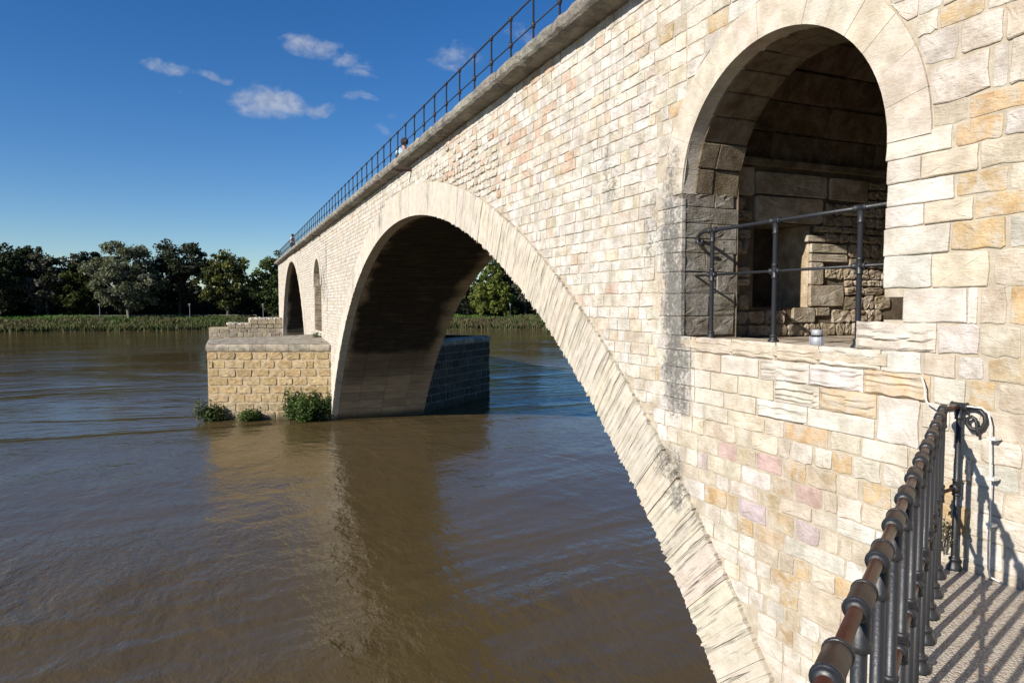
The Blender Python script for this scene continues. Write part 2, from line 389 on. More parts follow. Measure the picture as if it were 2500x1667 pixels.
for xf, flip in ((XM, False), (XB, True)):
    for p, q in zip(ys[:-1], ys[1:]):
        if q-p < 1e-4: continue
        m = (p+q)/2
        if flip:
            iv0 = [(max([-.6]+[arc_z(a, p, .05) for a in (A1,A2) if abs(m-a[0])<a[2]+.05]), ZT)]; iv1 = [(max([-.6]+[arc_z(a, q, .05) for a in (A1,A2) if abs(m-a[0])<a[2]+.05]), ZT)]
        else: iv0, iv1 = core_intervals(p, m), core_intervals(q, m)
        for (l0,h0),(l1,h1) in zip(iv0, iv1):
            vs = [(xf,p,l0),(xf,q,l1),(xf,q,h1),(xf,p,h0)]
            core.add(vs, [(0,1,2,3)] if flip else [(3,2,1,0)], mc)
boxm(core, (4.45,-4,8.80), (XB,65.5,9.08), mc)
core.add([(XM,65.5,-.6),(XB,65.5,-.6),(XB,65.5,9.08),(XM,65.5,9.08)], [(0,1,2,3)], mc)
core.add([(XM,-4,-.6),(XB,-4,-.6),(XB,-4,9.08),(XM,-4,9.08)], [(3,2,1,0)], mc)
part(core, 'wall_core', M['mortar'])

# ---- stones
FACE = Fr((XM,0,0), (0,-1,0), (0,0,1), (-1,0,0))             # u = -y
def rrect(u0, u1, v0, v1, n, r, corner=.16, jit=.035):
    w, h = u1-u0, v1-v0; m = min(w, h); c = m*corner
    cu, cv = (u0+u1)/2, (v0+v1)/2
    if n == 4: P = [(u0,v0),(u1,v0),(u1,v1),(u0,v1)]
    elif n == 8: P = [(u0+c,v0),(u1-c,v0),(u1,v0+c),(u1,v1-c),(u1-c,v1),(u0+c,v1),(u0,v1-c),(u0,v0+c)]
    else:
        P = [(u0+c,v0),(u0+.36*w,v0),(u0+.68*w,v0),(u1-c,v0),(u1,v0+c),(u1,cv),(u1,v1-c),(u1-c,v1),(u0+.63*w,v1),(u0+.33*w,v1),(u0+c,v1),(u0,v1-c),(u0,cv),(u0,v0+c)]
    return [(p[0]+r.uniform(-1,1)*jit*m, p[1]+r.uniform(-1,1)*jit*m) for p in P]
def stone(mb, fr, u0, u1, v0, v1, b, r, col, n=14, corner=.16, jit=.035, rough=.25, clip=None, emb=.03, flat=False):
    P = rrect(u0, u1, v0, v1, n, r, corner, jit); n = len(P)
    cu = sum(p[0] for p in P)/n; cv = sum(p[1] for p in P)/n
    w, h = max(u1-u0, .02), max(v1-v0, .02)
    tu, tv = r.uniform(-.3,.3)*b/w, r.uniform(-.3,.3)*b/h        # slight tilt of the face
    rings = [(0, -emb, 0), (.002, b*.72, .10), (.009 if not flat else .005, b, .22)]
    if n > 8 and not flat: rings.append((None, b*1.02, .6))
    elif not flat and n == 8: rings = [rings[0], (.012, b, .25)]
    vs = []
    for ins, d, ro in rings:
        for (pu, pv) in P:
            if ins is None: qu, qv = cu+(pu-cu)*.5, cv+(pv-cv)*.5
            else: qu, qv = cu+(pu-cu)*max(.3,(1-2*ins/w)), cv+(pv-cv)*max(.3,(1-2*ins/h))
            if clip: qu, qv = clip(qu, qv)
            dd = d + (tu*(qu-cu)+tv*(qv-cv) + r.uniform(-1,1)*ro*rough*b if d > 0 else 0)
            vs.append(fr(qu, qv, dd))
    cq = clip(cu, cv) if clip else (cu, cv)
    vs.append(fr(cq[0], cq[1], b+r.uniform(-1,1)*rough*b*.5))
    fs = []
    for k in range(len(rings)-1):
        for i in range(n):
            j = (i+1) % n; fs.append((k*n+i, k*n+j, (k+1)*n+j, (k+1)*n+i))
    k = (len(rings)-1)*n
    for i in range(n): fs.append((k+i, k+(i+1)%n, len(vs)-1))
    mb.add(vs, fs, col)
def eroded(mb, fr, u0, u1, v0, v1, b, r, col, amp=.03):          # bedded block weathered into ledges
    nu, nv = 15, 10; vs = []; fs = []; seed = r.uniform(0, 99)
    lay = [r.uniform(-.9,.25) for _ in range(nv+1)]; lay[0] = lay[-1] = -.2
    for j in range(nv+1):
        for i in range(nu+1):
            u = u0+(u1-u0)*i/nu; v = v0+(v1-v0)*j/nv
            w = noise.noise((u*5+seed, v*11, seed)); 
            jj = min(nv, max(0, int(round(j + 1.5*noise.noise((u*4.2+seed, 3.1, seed)))))) if 0 < j < nv else j
            d = b + amp*(lay[jj]*(.65+.6*noise.noise((u*6+seed*2, jj*2.3, 1.))) + .45*w)
            e = min(i, nu-i, j, nv-j)
            if e == 0: d = min(d, b*.3)
            vs.append(fr(u + .006*noise.noise((u*30,v*30,seed)), v + (.014*noise.noise((u*9+seed, v*20, 2.)) if 0<=j<=nv else 0), d))
    for j in range(nv):
        for i in range(nu):
            a = j*(nu+1)+i; fs.append((a, a+1, a+nu+2, a+nu+1))
    per = [i for i in range(nu+1)] + [(j*(nu+1)+nu) for j in range(1, nv+1)] + [nv*(nu+1)+i for i in range(nu-1,-1,-1)] + [j*(nu+1) for j in range(nv-1,0,-1)]
    base = len(vs)
    for k in per:
        i, j = k % (nu+1), k//(nu+1)
        vs.append(fr(u0+(u1-u0)*i/nu, v0+(v1-v0)*j/nv, -.03))
    L = len(per)
    for k in range(L):
        k2 = (k+1) % L; fs.append((base+k, base+k2, per[k2], per[k]))
    mb.add(vs, fs, col)
OBST = [(A1[0],A1[1],A1[3]), (A2[0],A2[1],A2[3]), (NO[0],NO[1],NO[3]), (PW[0],PW[1],PW[3])]
def mkclip(gap=.012):
    def clip(u, v):
        y = -u
        for cy, cz, Rr in OBST:
            if cy in (NO[0], PW[0]) and v < cz: continue
            dy, dz = y-cy, v-cz; d = math.hypot(dy, dz)
            if 1e-6 < d < Rr+gap: y, v = cy+dy*(Rr+gap)/d, cz+dz*(Rr+gap)/d
        return -y, min(v, ZT)
    return clip
CLIP = mkclip()
def inside(y, z, m=.02):
    for cy, cz, Rr in OBST:
        if cy in (NO[0], PW[0]):
            if z < cz:
                if abs(y-cy) < Rr and z > (4.0 if cy == PW[0] else 99): return True
                continue
        if math.hypot(y-cy, z-cz) < Rr+m: return True
    return False
def px_area(y0, y1, z0, z1):                                     # how large a stone shows in the photograph
    yc, zc = (y0+y1)/2, (z0+z1)/2; dd = Vector((XF, yc, zc-5.35))
    dep = dd.x*math.sin(YAW)+dd.y*math.cos(YAW)
    if dep < .3: return 0
    sx = 1667*(dd.x*math.cos(YAW)-dd.y*math.sin(YAW))/dep
    if abs(sx) > 1300 or dep < 3: return 0
    return (y1-y0)*(z1-z0)*(1667/dep)**2*(XF/dd.length)
cand = []                                                        # wall stones waiting for the 300 largest to be picked
def addstone(y0, y1, z0, z1, b, col, n, **kw): cand.append((px_area(y0,y1,z0,z1), y0, y1, z0, z1, b, col, n, kw))

BLOCKS = [(3.26,3.58,5.89,6.04,'wf'),(2.92,3.27,5.89,6.02,'yf'),(3.07,3.57,5.69,5.89,'cf'),(2.72,3.06,5.71,5.89,'on'),(2.49,2.71,5.7,5.86,'gn'),(3.19,3.57,5.47,5.68,'wf'),(2.81,3.19,5.47,5.68,'yf'),(2.65,2.81,5.55,5.68,'gn'),(2.48,2.79,5.45,5.53,'tn'),(2.94,3.4,5.22,5.46,'cf'),(2.88,2.94,5.23,5.45,'tn'),(2.7,2.87,5.21,5.4,'tn'),(2.48,2.69,5.22,5.41,'on'),(2.86,3.14,5.03,5.22,'gn'),(2.61,2.85,5.02,5.21,'tn'),(3.0,3.23,4.87,5.02,'tf'),(2.82,3.0,4.87,5.01,'gn'),(2.46,2.8,4.88,5.01,'bn'),(2.93,3.15,4.7,4.86,'cf'),(2.74,2.92,4.71,4.85,'on'),(2.46,2.73,4.72,4.86,'tn'),(2.49,2.64,5.54,5.68,'tn'),(2.47,2.6,5.03,5.21,'on'),(5.16,5.71,4.85,4.99,'te'),(4.6,5.16,4.86,5.01,'ye'),(4.13,4.59,4.85,5.0,'ye'),(3.56,4.13,4.86,5.01,'ce'),(3.24,3.56,4.87,5.02,'wf'),(3.14,3.78,5.01,5.13,'ce'),(5.31,5.58,4.66,4.84,'yf'),(4.8,5.3,4.65,4.85,'cf'),(4.22,4.78,4.67,4.87,'ce'),(3.7,4.22,4.67,4.86,'we'),(3.17,3.7,4.67,4.87,'ae'),(5.46,5.71,4.5,4.66,'cf'),(5.07,5.45,4.49,4.67,'yf'),(4.61,5.06,4.48,4.68,'yf'),(4.11,4.6,4.5,4.69,'ce'),(3.58,4.11,4.48,4.71,'ae'),(3.24,3.57,4.37,4.69,'wf'),(5.26,5.7,4.35,4.5,'cf'),(4.82,5.25,4.34,4.49,'yf'),(4.23,4.81,4.33,4.51,'we'),(3.59,4.23,4.32,4.54,'wf'),(3.03,3.23,4.45,4.68,'cf'),(5.56,5.75,4.2,4.33,'wn'),(5.19,5.54,4.2,4.34,'cn'),(4.71,5.18,4.2,4.35,'yn'),(4.49,4.7,4.2,4.34,'cn'),(4.01,4.48,4.15,4.36,'on'),(3.71,3.99,4.15,4.35,'yn'),(3.32,3.7,4.16,4.37,'cf'),(5.55,5.73,4.03,4.19,'yn'),(5.09,5.53,4.0,4.2,'yn'),(4.89,5.07,4.02,4.17,'tn'),(4.55,4.88,4.01,4.2,'yn'),(4.41,4.54,4.02,4.21,'tn'),(4.16,4.4,4.02,4.22,'cn'),(3.97,4.15,4.01,4.18,'cn'),(3.78,3.97,4.02,4.17,'on'),(5.34,5.64,3.84,4.02,'yn'),(5.07,5.33,3.86,4.01,'pn'),(4.82,5.07,3.86,4.02,'bn'),(4.5,4.81,3.84,4.04,'pn'),(4.23,4.48,3.84,4.03,'on'),(3.92,4.21,3.83,4.02,'bn'),(3.72,3.91,3.81,3.98,'yn'),(3.44,3.69,3.84,4.03,'on'),(3.53,3.77,4.04,4.18,'cn'),(3.33,3.52,4.05,4.18,'cn'),(5.24,5.49,3.69,3.86,'yn'),(5.0,5.22,3.68,3.85,'yn'),(4.63,4.99,3.66,3.88,'wn'),(4.37,4.61,3.66,3.85,'bn'),(4.05,4.34,3.66,3.86,'pn'),(3.91,4.04,3.7,3.86,'tn'),(5.37,5.63,3.54,3.68,'tn'),(5.16,5.35,3.53,3.67,'gn'),(4.78,5.15,3.49,3.7,'cn'),(4.51,4.76,3.56,3.69,'bn'),(5.49,5.65,3.7,3.84,'ln'),(4.67,5.02,3.34,3.53,'ln'),(4.35,4.66,3.36,3.55,'bn'),(4.08,4.33,3.37,3.54,'ln'),(4.83,5.04,3.21,3.35,'on'),(4.46,4.81,3.16,3.37,'bn'),(4.8,5.01,3.03,3.2,'wn'),(4.51,4.78,2.98,3.17,'tn'),(4.34,4.5,3.03,3.16,'tn'),(3.82,4.44,3.16,3.41,'gn'),(3.89,4.03,3.39,3.54,'yn'),(3.76,3.88,3.38,3.56,'tn'),(5.03,5.18,3.39,3.52,'bn'),(4.16,4.5,3.56,3.69,'tn'),(5.2,5.52,3.36,3.57,'on'),(4.17,4.32,3.04,3.19,'on'),(3.91,4.15,3.03,3.21,'tn'),(4.21,4.6,2.88,3.06,'on'),(4.48,4.73,2.74,2.92,'cn'),(4.28,4.48,2.72,2.87,'on'),(3.85,4.28,2.75,2.97,'yn'),(4.44,4.65,2.55,2.75,'gn'),(4.26,4.43,2.56,2.72,'bn'),(4.51,4.76,2.42,2.61,'cn'),(4.05,4.25,2.53,2.72,'wn'),(4.32,4.51,2.4,2.59,'bn'),(4.69,4.87,2.56,2.74,'cn'),(4.75,4.99,2.7,2.89,'cn'),(3.2,3.36,7.17,7.32,'cn'),(3.06,3.34,6.92,7.16,'gn'),(2.78,3.05,6.93,7.17,'cn'),(2.61,2.77,6.94,7.11,'tn'),(2.85,3.25,6.67,6.97,'cn'),(2.74,2.84,6.7,6.94,'gn'),(2.58,2.74,6.71,6.92,'cn'),(2.98,3.23,6.51,6.68,'tn'),(2.57,2.98,6.52,6.69,'on'),(2.76,3.06,6.37,6.53,'on'),(2.57,2.75,6.36,6.51,'gn'),(3.08,3.64,6.37,6.54,'cf'),(2.9,3.29,6.17,6.38,'yf'),(2.54,2.9,6.19,6.34,'tn'),(3.05,3.63,6.08,6.23,'wf'),(2.72,3.04,6.04,6.2,'on'),(2.54,2.71,6.02,6.18,'yn'),(2.9,3.2,7.18,7.32,'on'),(2.68,2.88,7.17,7.24,'cn'),(3.29,3.63,6.21,6.39,'cf')]
CZ = [-.5,-.1,.2,.45,.68,.9,1.1,1.3,1.5,1.68,1.86,2.05,2.22,2.4,2.56,2.73,2.88,3.03,3.2,3.36,3.54,3.68,3.85,4.02,4.19,4.345,4.5,4.68,4.86,5.015,5.22,5.46,5.69,5.89,6.04,6.2,6.37,6.53,6.68,6.95,7.17,7.32,7.47,7.64,7.82,7.98,8.15,8.33,8.5,8.68,8.89]
def snap(z): return min(CZ, key=lambda q: abs(q-z))
hand = {}
for (y0,y1,z0,z1,c) in BLOCKS:
    a, b_ = snap(z0), snap(z1)
    if b_ <= a: b_ = CZ[CZ.index(a)+1]
    for k in range(CZ.index(a), CZ.index(b_)):
        hand.setdefault(k, []).append([y0, y1, c, CZ.index(a), CZ.index(b_), id])
# merge: a block spanning two courses is placed once, blocking both courses
ashl = []
blocked = {k: [] for k in range(len(CZ))}
order = sorted(BLOCKS, key=lambda q: -(q[3]-q[2])*(q[1]-q[0]))
for (y0,y1,z0,z1,c) in order:
    a = CZ.index(snap(z0)); b_ = CZ.index(snap(z1)); b_ = max(b_, a+1)
    for k in range(a, b_):
        for (p, q) in blocked[k]:
            if p < y1 and q > y0:
                if (p+q)/2 > (y0+y1)/2: y1 = min(y1, p)
                else: y0 = max(y0, q)
    if y1-y0 < .07: continue
    for k in range(a, b_): blocked[k].append((y0, y1))
    ashl.append((y0, y1, CZ[a], CZ[b_], c))
# quoins of the left jamb of the near opening
rq = random.Random(3)
for k in range(len(CZ)-1):
    if 4.18 < CZ[k] < 6.6:
        w = rq.uniform(.2,.3) if k % 2 else rq.uniform(.34,.46)
        y1 = 5.95+w; y0 = 5.945 if CZ[k] > 5.0 else 5.78
        ashl.append((y0, y1, CZ[k], CZ[k+1], 'Gf')); blocked[k].append((y0, y1))
blocked[CZ.index(5.22)].append((3.37, 3.57))
# fill the near masonry between the laid blocks, course by course
rf = random.Random(11)
for k in range(len(CZ)-1):
    z0, z1 = CZ[k], CZ[k+1]; zm = (z0+z1)/2
    blk = sorted(blocked[k])
    if 5.0 < zm < 6.5: blk.append((3.55, 5.95))
    free = []; y = -.6
    for p, q in sorted(blk):
        if p > y: free.append((y, p))
        y = max(y, q)
    if y < 6.45: free.append((y, 6.45+rf.uniform(-.14,.12)))
    for p, q in free:
        y = p
        while y < q-.02:
            w = rf.uniform(.17,.42) if zm > 2.2 else rf.uniform(.2,.5)
            if q-(y+w) < .13: w = q-y
            if w > .05 and not inside(y+w/2, zm):
                c = jig(PAL[rf.choice('cccywwwcccyctco' if zm < 6.2 or y > 3.3 else 'cctgyoctcwcc')], rf, .06)
                addstone(y, y+w, z0, z1, rf.uniform(.003,.014), c, 14, corner=.06, clip=True, jg=.005, jit=.055, rough=.5)
            y += w
# far spandrel: small squared rubble in level courses
z = -.5; rs = random.Random(5)
while z < 8.84:
    hgt = rs.uniform(.118, .158); z1 = min(z+hgt, 8.89)
    if 8.89-z1 < .07: z1 = 8.89
    y = 6.45 + rs.uniform(-.13,.06)
    while y < 65.3:
        far = y > 31
        w = rs.uniform(.13,.33) if not far else rs.uniform(.24,.52)
        y1 = min(y+w, 65.45); ym, zm = (y+y1)/2, (z+z1)/2
        if not inside(ym, zm) and (zm < 8.90):
            rubble = rs.random() < 1.5*math.exp(-((y-13.6)/2.6)**2-((zm-7.7)/.75)**2)-.25
            c = wall_col(rs)
            if 8.3 < y < 14 and zm > 7.2 and rs.random() < .16: c = jig((.50,.36,.27), rs)
            if rubble: addstone(y, y1-.01, z+rs.uniform(-.01,.02), z1+rs.uniform(-.03,.01), rs.uniform(.018,.036), c, 14, corner=.26, clip=True, jg=.014, jit=.09, rough=.4)
            else: addstone(y, y1, z, z1, rs.uniform(.004,.016) if not far else rs.uniform(.010,.02), c, 8 if y > 20 else 14, corner=.06, clip=True, jg=.005, jit=.055, rough=.5)
        y = y1
    z = z1
cand.sort(key=lambda q: -q[0])
rest = MB(); rr = random.Random(2)
for i, (ar, y0, y1, z0, z1, b, col, n, kw) in enumerate(cand):
    g = kw.get('jg', .01); mb = MB() if i < 300 else rest
    stone(mb, FACE, -y1+g, -y0-g, z0+g*.8, z1-g*.8, b, rr, col, n, kw.get('corner',.16), kw.get('jit',.035), kw.get('rough',.25), CLIP)
    if i < 300: part(mb, 'wall_stone', M['stone'], (XF, (y0+y1)/2, (z0+z1)/2))
tag(part(rest, 'wall_stonework', M['stone']), kind='stuff')
for (y0, y1, z0, z1, c) in ashl:
    if 3.54 < y1 < 3.66 and z0 > 5.1: y1 = 3.556+rr.uniform(-.012,.014)
    mb = MB(); col = jig(PAL[c[0].lower()], rr, .04)
    if c[1] == 'e': eroded(mb, FACE, -y1+.004, -y0-.004, z0+.003, z1-.003, .034, rr, col, .034 if c[0] in 'cy' else .028)
    elif c == 'Gf': stone(mb, FACE, -y1+.001, -y0-.001, z0+.001, z1-.001, rr.uniform(.012,.018), rr, col, 14, .03, .012, .6, CLIP)
    elif c[1] == 'f': stone(mb, FACE, -y1+.004, -y0-.004, z0+.003, z1-.003, rr.uniform(.012,.020), rr, col, 14, .03, .03, .3, None)
    else: stone(mb, FACE, -y1+.007, -y0-.007, z0+.006, z1-.006, rr.uniform(.004,.015), rr, col, 14, .07, .06, .6, CLIP)
    part(mb, 'ashlar_block', M['ashlar'] if c[1] != 'n' else M['stone'], (XF, (y0+y1)/2, (z0+z1)/2))
# a few thin courses above the laid blocks in the broken jamb
# ---- rings of voussoirs
def ring(A, a0, a1, n, nt, nr, ampf, seed, name, mat, colf, xf=XF-.02, deep=.3, gap=.002, jag=.035):
    r = random.Random(seed); yc, zc, Ri, Ro = A
    for k in range(n):
        mb = MB(); t0 = a0+(a1-a0)*k/n; t1 = a0+(a1-a0)*(k+1)/n; g = gap/Ro; t0 += g; t1 -= g
        am = ampf((t0+t1)/2); col = colf(r); q = min(1, am/.02)
        off = r.uniform(-.3,.3)*am*.4
        cut = sorted(r.uniform(.02,.98) for _ in range(nt-1)) if am > .008 else [i/nt for i in range(1,nt)]
        tt = [0.]+[.55*c+.45*(i+1)/nt for i, c in enumerate(cut)]+[1.]
        jags = [(r.uniform(-1.6,.3) if r.random() < .4 else r.uniform(-.4,.4))*jag*q*(1. if t0 < 0 else .3) for _ in range(nt+1)]
        ridge = [r.choice((-1,-.8,.3,.6,1.,1.))*am*r.uniform(.4,1.) for i in range(nt+1)]
        vs = []; fs = []
        for j in range(nr+1):
            for i in range(nt+1):
                a = t0+(t1-t0)*tt[i] + (r.uniform(-1,1)*.10*(t1-t0)/nt*q if 0 < i < nt else 0)
                R = Ri+(Ro-Ri)*j/nr + (jags[i] if j == 0 else r.uniform(-1,1)*.02*q if j == nr else 0)
                w = noise.noise((k*3.1+i*.9, j*1.1, seed))
                x = xf + off - ridge[i]*(.55+.8*w) - am*.5*noise.noise((k*1.7, i*.35, j*.9)) + (am*.5 if j == nr else 0)
                vs.append((x, yc+R*math.sin(a), zc+R*math.cos(a)))
        for j in range(nr):
            for i in range(nt):
                p = j*(nt+1)+i; fs.append((p, p+nt+1, p+nt+2, p+1))
        per = list(range(nt+1))+[j*(nt+1)+nt for j in range(1,nr+1)]+[nr*(nt+1)+i for i in range(nt-1,-1,-1)]+[j*(nt+1) for j in range(nr-1,0,-1)]
        b0 = len(vs)
        for p in per:
            v = vs[p]; vs.append((xf+(deep if p <= nt else .07), v[1], v[2]))
        L = len(per)
        for q_ in range(L):
            q2 = (q_+1)%L; fs.append((per[q_], per[q2], b0+q2, b0+q_))
        mb.add(vs, fs, col)
        c = (xf, yc+(Ri+Ro)/2*math.sin((t0+t1)/2), zc+(Ri+Ro)/2*math.cos((t0+t1)/2))
        part(mb, name, mat, c)
def ringcol(r): return jig((.505,.46,.385), r, .035)
amx = math.acos((9.19-.35)/16.79)
ring(A1, -amx, amx, 96, 16, 4, lambda a: 0.003+.018*max(0, min(1, (abs(a)-.10)/.35))*(1. if a < 0 else .7)*(.55 if a < -.80 else 1), 21, 'voussoir', M['ring'], ringcol)
ring(NO, -math.pi/2, math.pi/2, 15, 4, 3, lambda a: .0025, 22, 'opening_voussoir', M['ashlar'], lambda r: jig((.52,.47,.39), r, .03), deep=.2, gap=.0015, jag=.004, xf=4.404)
a2 = math.acos((1.3-.2)/9.7)
ring(A2, -a2, a2, 40, 3, 2, lambda a: .012, 23, 'voussoir', M['ring'], ringcol)
ring(PW, -math.pi/2, math.pi/2, 13, 2, 2, lambda a: .004, 24, 'opening_voussoir', M['ring'], ringcol)
# ---- soffits: four parallel rings of long stones
def soffit(A, a0, a1, n, xs, name, mat, colf, seed, gap=.004, back=.05, rnd=.010):
    yc, zc, R = A; r = random.Random(seed); 
    for i in range(len(xs)-1):
        sh = r.random()
        for k in range(n):
            mb = MB()
            t0 = a0+(a1-a0)*(k+(sh if 0<k else 0)*.0)/n; t1 = a0+(a1-a0)*(k+1)/n
            g = gap/R; x0, x1 = xs[i]+gap*.5, xs[i+1]-gap*.5; d = r.uniform(-1,1)*rnd
            Q = []
            for RR, ex in ((R+back, 0), (R+d+.006, 0), (R+d-.004, .012)):
                for (x, a) in ((x0+ex, t0+g+ex/R), (x1-ex, t0+g+ex/R), (x1-ex, t1-g-ex/R), (x0+ex, t1-g-ex/R)):
                    q = RR + r.uniform(-1,1)*.003
                    Q.append((x, yc+q*math.sin(a), zc+q*math.cos(a)))
            fs = [(4*l+j, 4*l+(j+1)%4, 4*l+4+(j+1)%4, 4*l+4+j) for l in range(2) for j in range(4)] + [(8,9,10,11)]
            mb.add(Q, [tuple(reversed(f)) for f in fs], colf(r))
            am = (t0+t1)/2
            part(mb, name, mat, ((x0+x1)/2, yc+R*math.sin(am), zc+R*math.cos(am)))
sc_ = lambda r: jig((.92,.92,.92), r, .14)
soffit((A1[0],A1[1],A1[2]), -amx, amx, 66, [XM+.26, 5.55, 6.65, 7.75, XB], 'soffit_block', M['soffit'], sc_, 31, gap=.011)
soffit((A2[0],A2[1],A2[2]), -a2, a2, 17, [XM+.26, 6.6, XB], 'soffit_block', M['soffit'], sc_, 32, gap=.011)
bk = MB()
for A, aa in ((A1, amx), (A2, a2)):
    for k in range(60):
        t0 = -aa+2*aa*k/60; t1 = -aa+2*aa*(k+1)/60; R = A[2]+.03
        bk.add([(XM, A[0]+R*math.sin(t0), A[1]+R*math.cos(t0)), (XB, A[0]+R*math.sin(t0), A[1]+R*math.cos(t0)),
                (XB, A[0]+R*math.sin(t1), A[1]+R*math.cos(t1)), (XM, A[0]+R*math.sin(t1), A[1]+R*math.cos(t1))], [(0,1,2,3)], (.7,.66,.6))
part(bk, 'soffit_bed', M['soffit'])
# ---- chamber behind the near opening
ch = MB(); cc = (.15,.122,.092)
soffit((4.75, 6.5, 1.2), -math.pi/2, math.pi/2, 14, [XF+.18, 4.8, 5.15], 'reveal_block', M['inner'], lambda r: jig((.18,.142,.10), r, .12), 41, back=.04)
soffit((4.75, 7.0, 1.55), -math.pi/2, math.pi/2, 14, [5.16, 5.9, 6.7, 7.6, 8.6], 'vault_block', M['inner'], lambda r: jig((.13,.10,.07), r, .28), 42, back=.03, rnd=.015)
# openings in the chamber wall plane y = 6.3: doorway x 5.70-6.56, z 5.31-6.30
def quad(mb, a, b, c, d, col): mb.add([a,b,c,d], [(0,1,2,3)], col)
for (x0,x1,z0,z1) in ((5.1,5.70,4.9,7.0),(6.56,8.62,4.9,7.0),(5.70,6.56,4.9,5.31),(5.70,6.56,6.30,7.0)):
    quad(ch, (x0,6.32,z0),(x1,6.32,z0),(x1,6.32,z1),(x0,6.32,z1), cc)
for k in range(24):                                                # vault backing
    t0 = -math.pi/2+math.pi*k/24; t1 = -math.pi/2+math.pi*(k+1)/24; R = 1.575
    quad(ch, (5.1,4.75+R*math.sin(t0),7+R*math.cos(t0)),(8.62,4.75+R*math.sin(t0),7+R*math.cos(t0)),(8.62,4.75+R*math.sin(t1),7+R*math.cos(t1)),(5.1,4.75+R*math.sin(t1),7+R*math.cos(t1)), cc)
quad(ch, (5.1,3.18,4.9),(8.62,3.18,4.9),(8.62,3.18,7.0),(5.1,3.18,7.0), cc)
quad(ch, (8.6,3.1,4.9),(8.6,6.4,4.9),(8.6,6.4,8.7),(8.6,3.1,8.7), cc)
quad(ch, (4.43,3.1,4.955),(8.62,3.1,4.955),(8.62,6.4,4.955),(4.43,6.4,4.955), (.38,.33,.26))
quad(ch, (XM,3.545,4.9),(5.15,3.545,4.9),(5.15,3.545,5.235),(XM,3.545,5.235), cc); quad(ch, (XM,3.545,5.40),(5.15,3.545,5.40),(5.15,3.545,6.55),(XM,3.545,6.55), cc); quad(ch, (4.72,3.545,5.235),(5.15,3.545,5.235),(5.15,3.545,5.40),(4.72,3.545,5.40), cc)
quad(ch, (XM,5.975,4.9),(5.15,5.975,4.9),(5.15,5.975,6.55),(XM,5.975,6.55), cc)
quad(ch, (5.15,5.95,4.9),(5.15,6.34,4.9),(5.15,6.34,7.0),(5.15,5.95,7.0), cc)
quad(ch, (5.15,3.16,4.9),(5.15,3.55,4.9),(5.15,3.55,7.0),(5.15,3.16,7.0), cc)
quad(ch, (XM,3.39,5.235),(5.0,3.39,5.235),(5.0,3.56,5.235),(XM,3.56,5.235), (.40,.34,.26)); quad(ch, (XM,3.39,5.40),(5.0,3.39,5.40),(5.0,3.56,5.40),(XM,3.56,5.40), (.40,.34,.26)); quad(ch, (XM,3.39,5.2),(5.0,3.39,5.2),(5.0,3.39,5.42),(XM,3.39,5.42), (.40,.34,.26))
for (a,b_) in (((5.70,6.32,5.31),(5.70,6.85,6.30)),((6.56,6.32,5.31),(6.56,6.85,6.30))):
    quad(ch, a,(a[0],b_[1],a[2]),b_,(a[0],a[1],b_[2]), (.46,.38,.28))
quad(ch, (5.7,6.85,5.31),(6.56,6.85,5.31),(6.56,6.85,6.3),(5.7,6.85,6.3), (.07,.06,.05))  # back of the doorway coloured near-black to stand in for deep shade
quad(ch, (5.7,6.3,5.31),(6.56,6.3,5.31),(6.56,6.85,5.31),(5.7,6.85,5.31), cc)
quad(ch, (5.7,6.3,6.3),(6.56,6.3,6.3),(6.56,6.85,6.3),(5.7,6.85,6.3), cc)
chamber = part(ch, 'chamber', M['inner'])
sill = MB(); boxm(sill, (4.40,3.5,4.90), (5.2,5.97,4.985), (.48,.42,.33)); part(sill, 'sill_slab', M['ashlar'])
sb = MB(); eroded(sb, Fr((4.86,0,0),(0,-1,0),(0,0,1),(-1,0,0)), -3.80, -3.56, 4.98, 5.12, .43, R0, PAL['c'], .02)
part(sb, 'ashlar_block', M['ashlar'])
st = MB()
for k in range(5): boxm(st, (5.16+k*.68,6.235+.006*(k%2),6.955), (5.16+k*.68+.672,6.33,7.025), jig((.20,.165,.12),R0))
part(st, 'string_course', M['inner'])
JF = Fr((XF-.01,5.97,0), (1,0,0), (0,0,1), (0,-1,0)); rj = random.Random(9)
jz = [z for z in CZ if 4.99 < z < 6.6]
for k in range(len(jz)-1):
    cut = rj.uniform(.3,.52); segs = [(0.03,cut),(cut,rj.uniform(.71,.79))] if jz[k] < 6.1 or rj.random() < .4 else [(.03,rj.uniform(.73,.79))]
    for u0,u1 in segs:
        mb = MB(); c = jig((.245,.23,.20), rj, .08)
        if jz[k] < 5.75 and rj.random() < .5: eroded(mb, JF, u0+.003, u1-.003, jz[k]+.002, jz[k+1]-.002, .022, rj, c, .026)
        else: stone(mb, JF, u0+.001, u1-.001, jz[k]+.001, jz[k+1]-.001, .016, rj, c, 14, .04, .015, .8)
        part(mb, 'jamb_block', M['inner'], JF((u0+u1)/2, (jz[k]+jz[k+1])/2, 0))
CF = Fr((0,6.32,0), (1,0,0), (0,0,1), (0,-1,0)); rc = random.Random(13)
fixed = [(6.56,7.13,5.32,5.58,'f'),(6.56,7.17,5.97,6.09,'f'),(6.56,7.17,5.86,5.965,'f'),(6.56,6.78,5.58,5.86,'n'),(6.30,6.66,5.12,5.31,'n'),(6.66,6.9,5.2,5.31,'n'),(6.5,6.8,6.1,6.19,'n'),
         (5.17,5.68,6.6,6.93,'f'),(5.7,6.75,6.31,6.62,'f'),(6.85,7.5,6.62,6.9,'f'),(5.7,6.8,6.63,6.9,'f')]
occ = list(fixed)
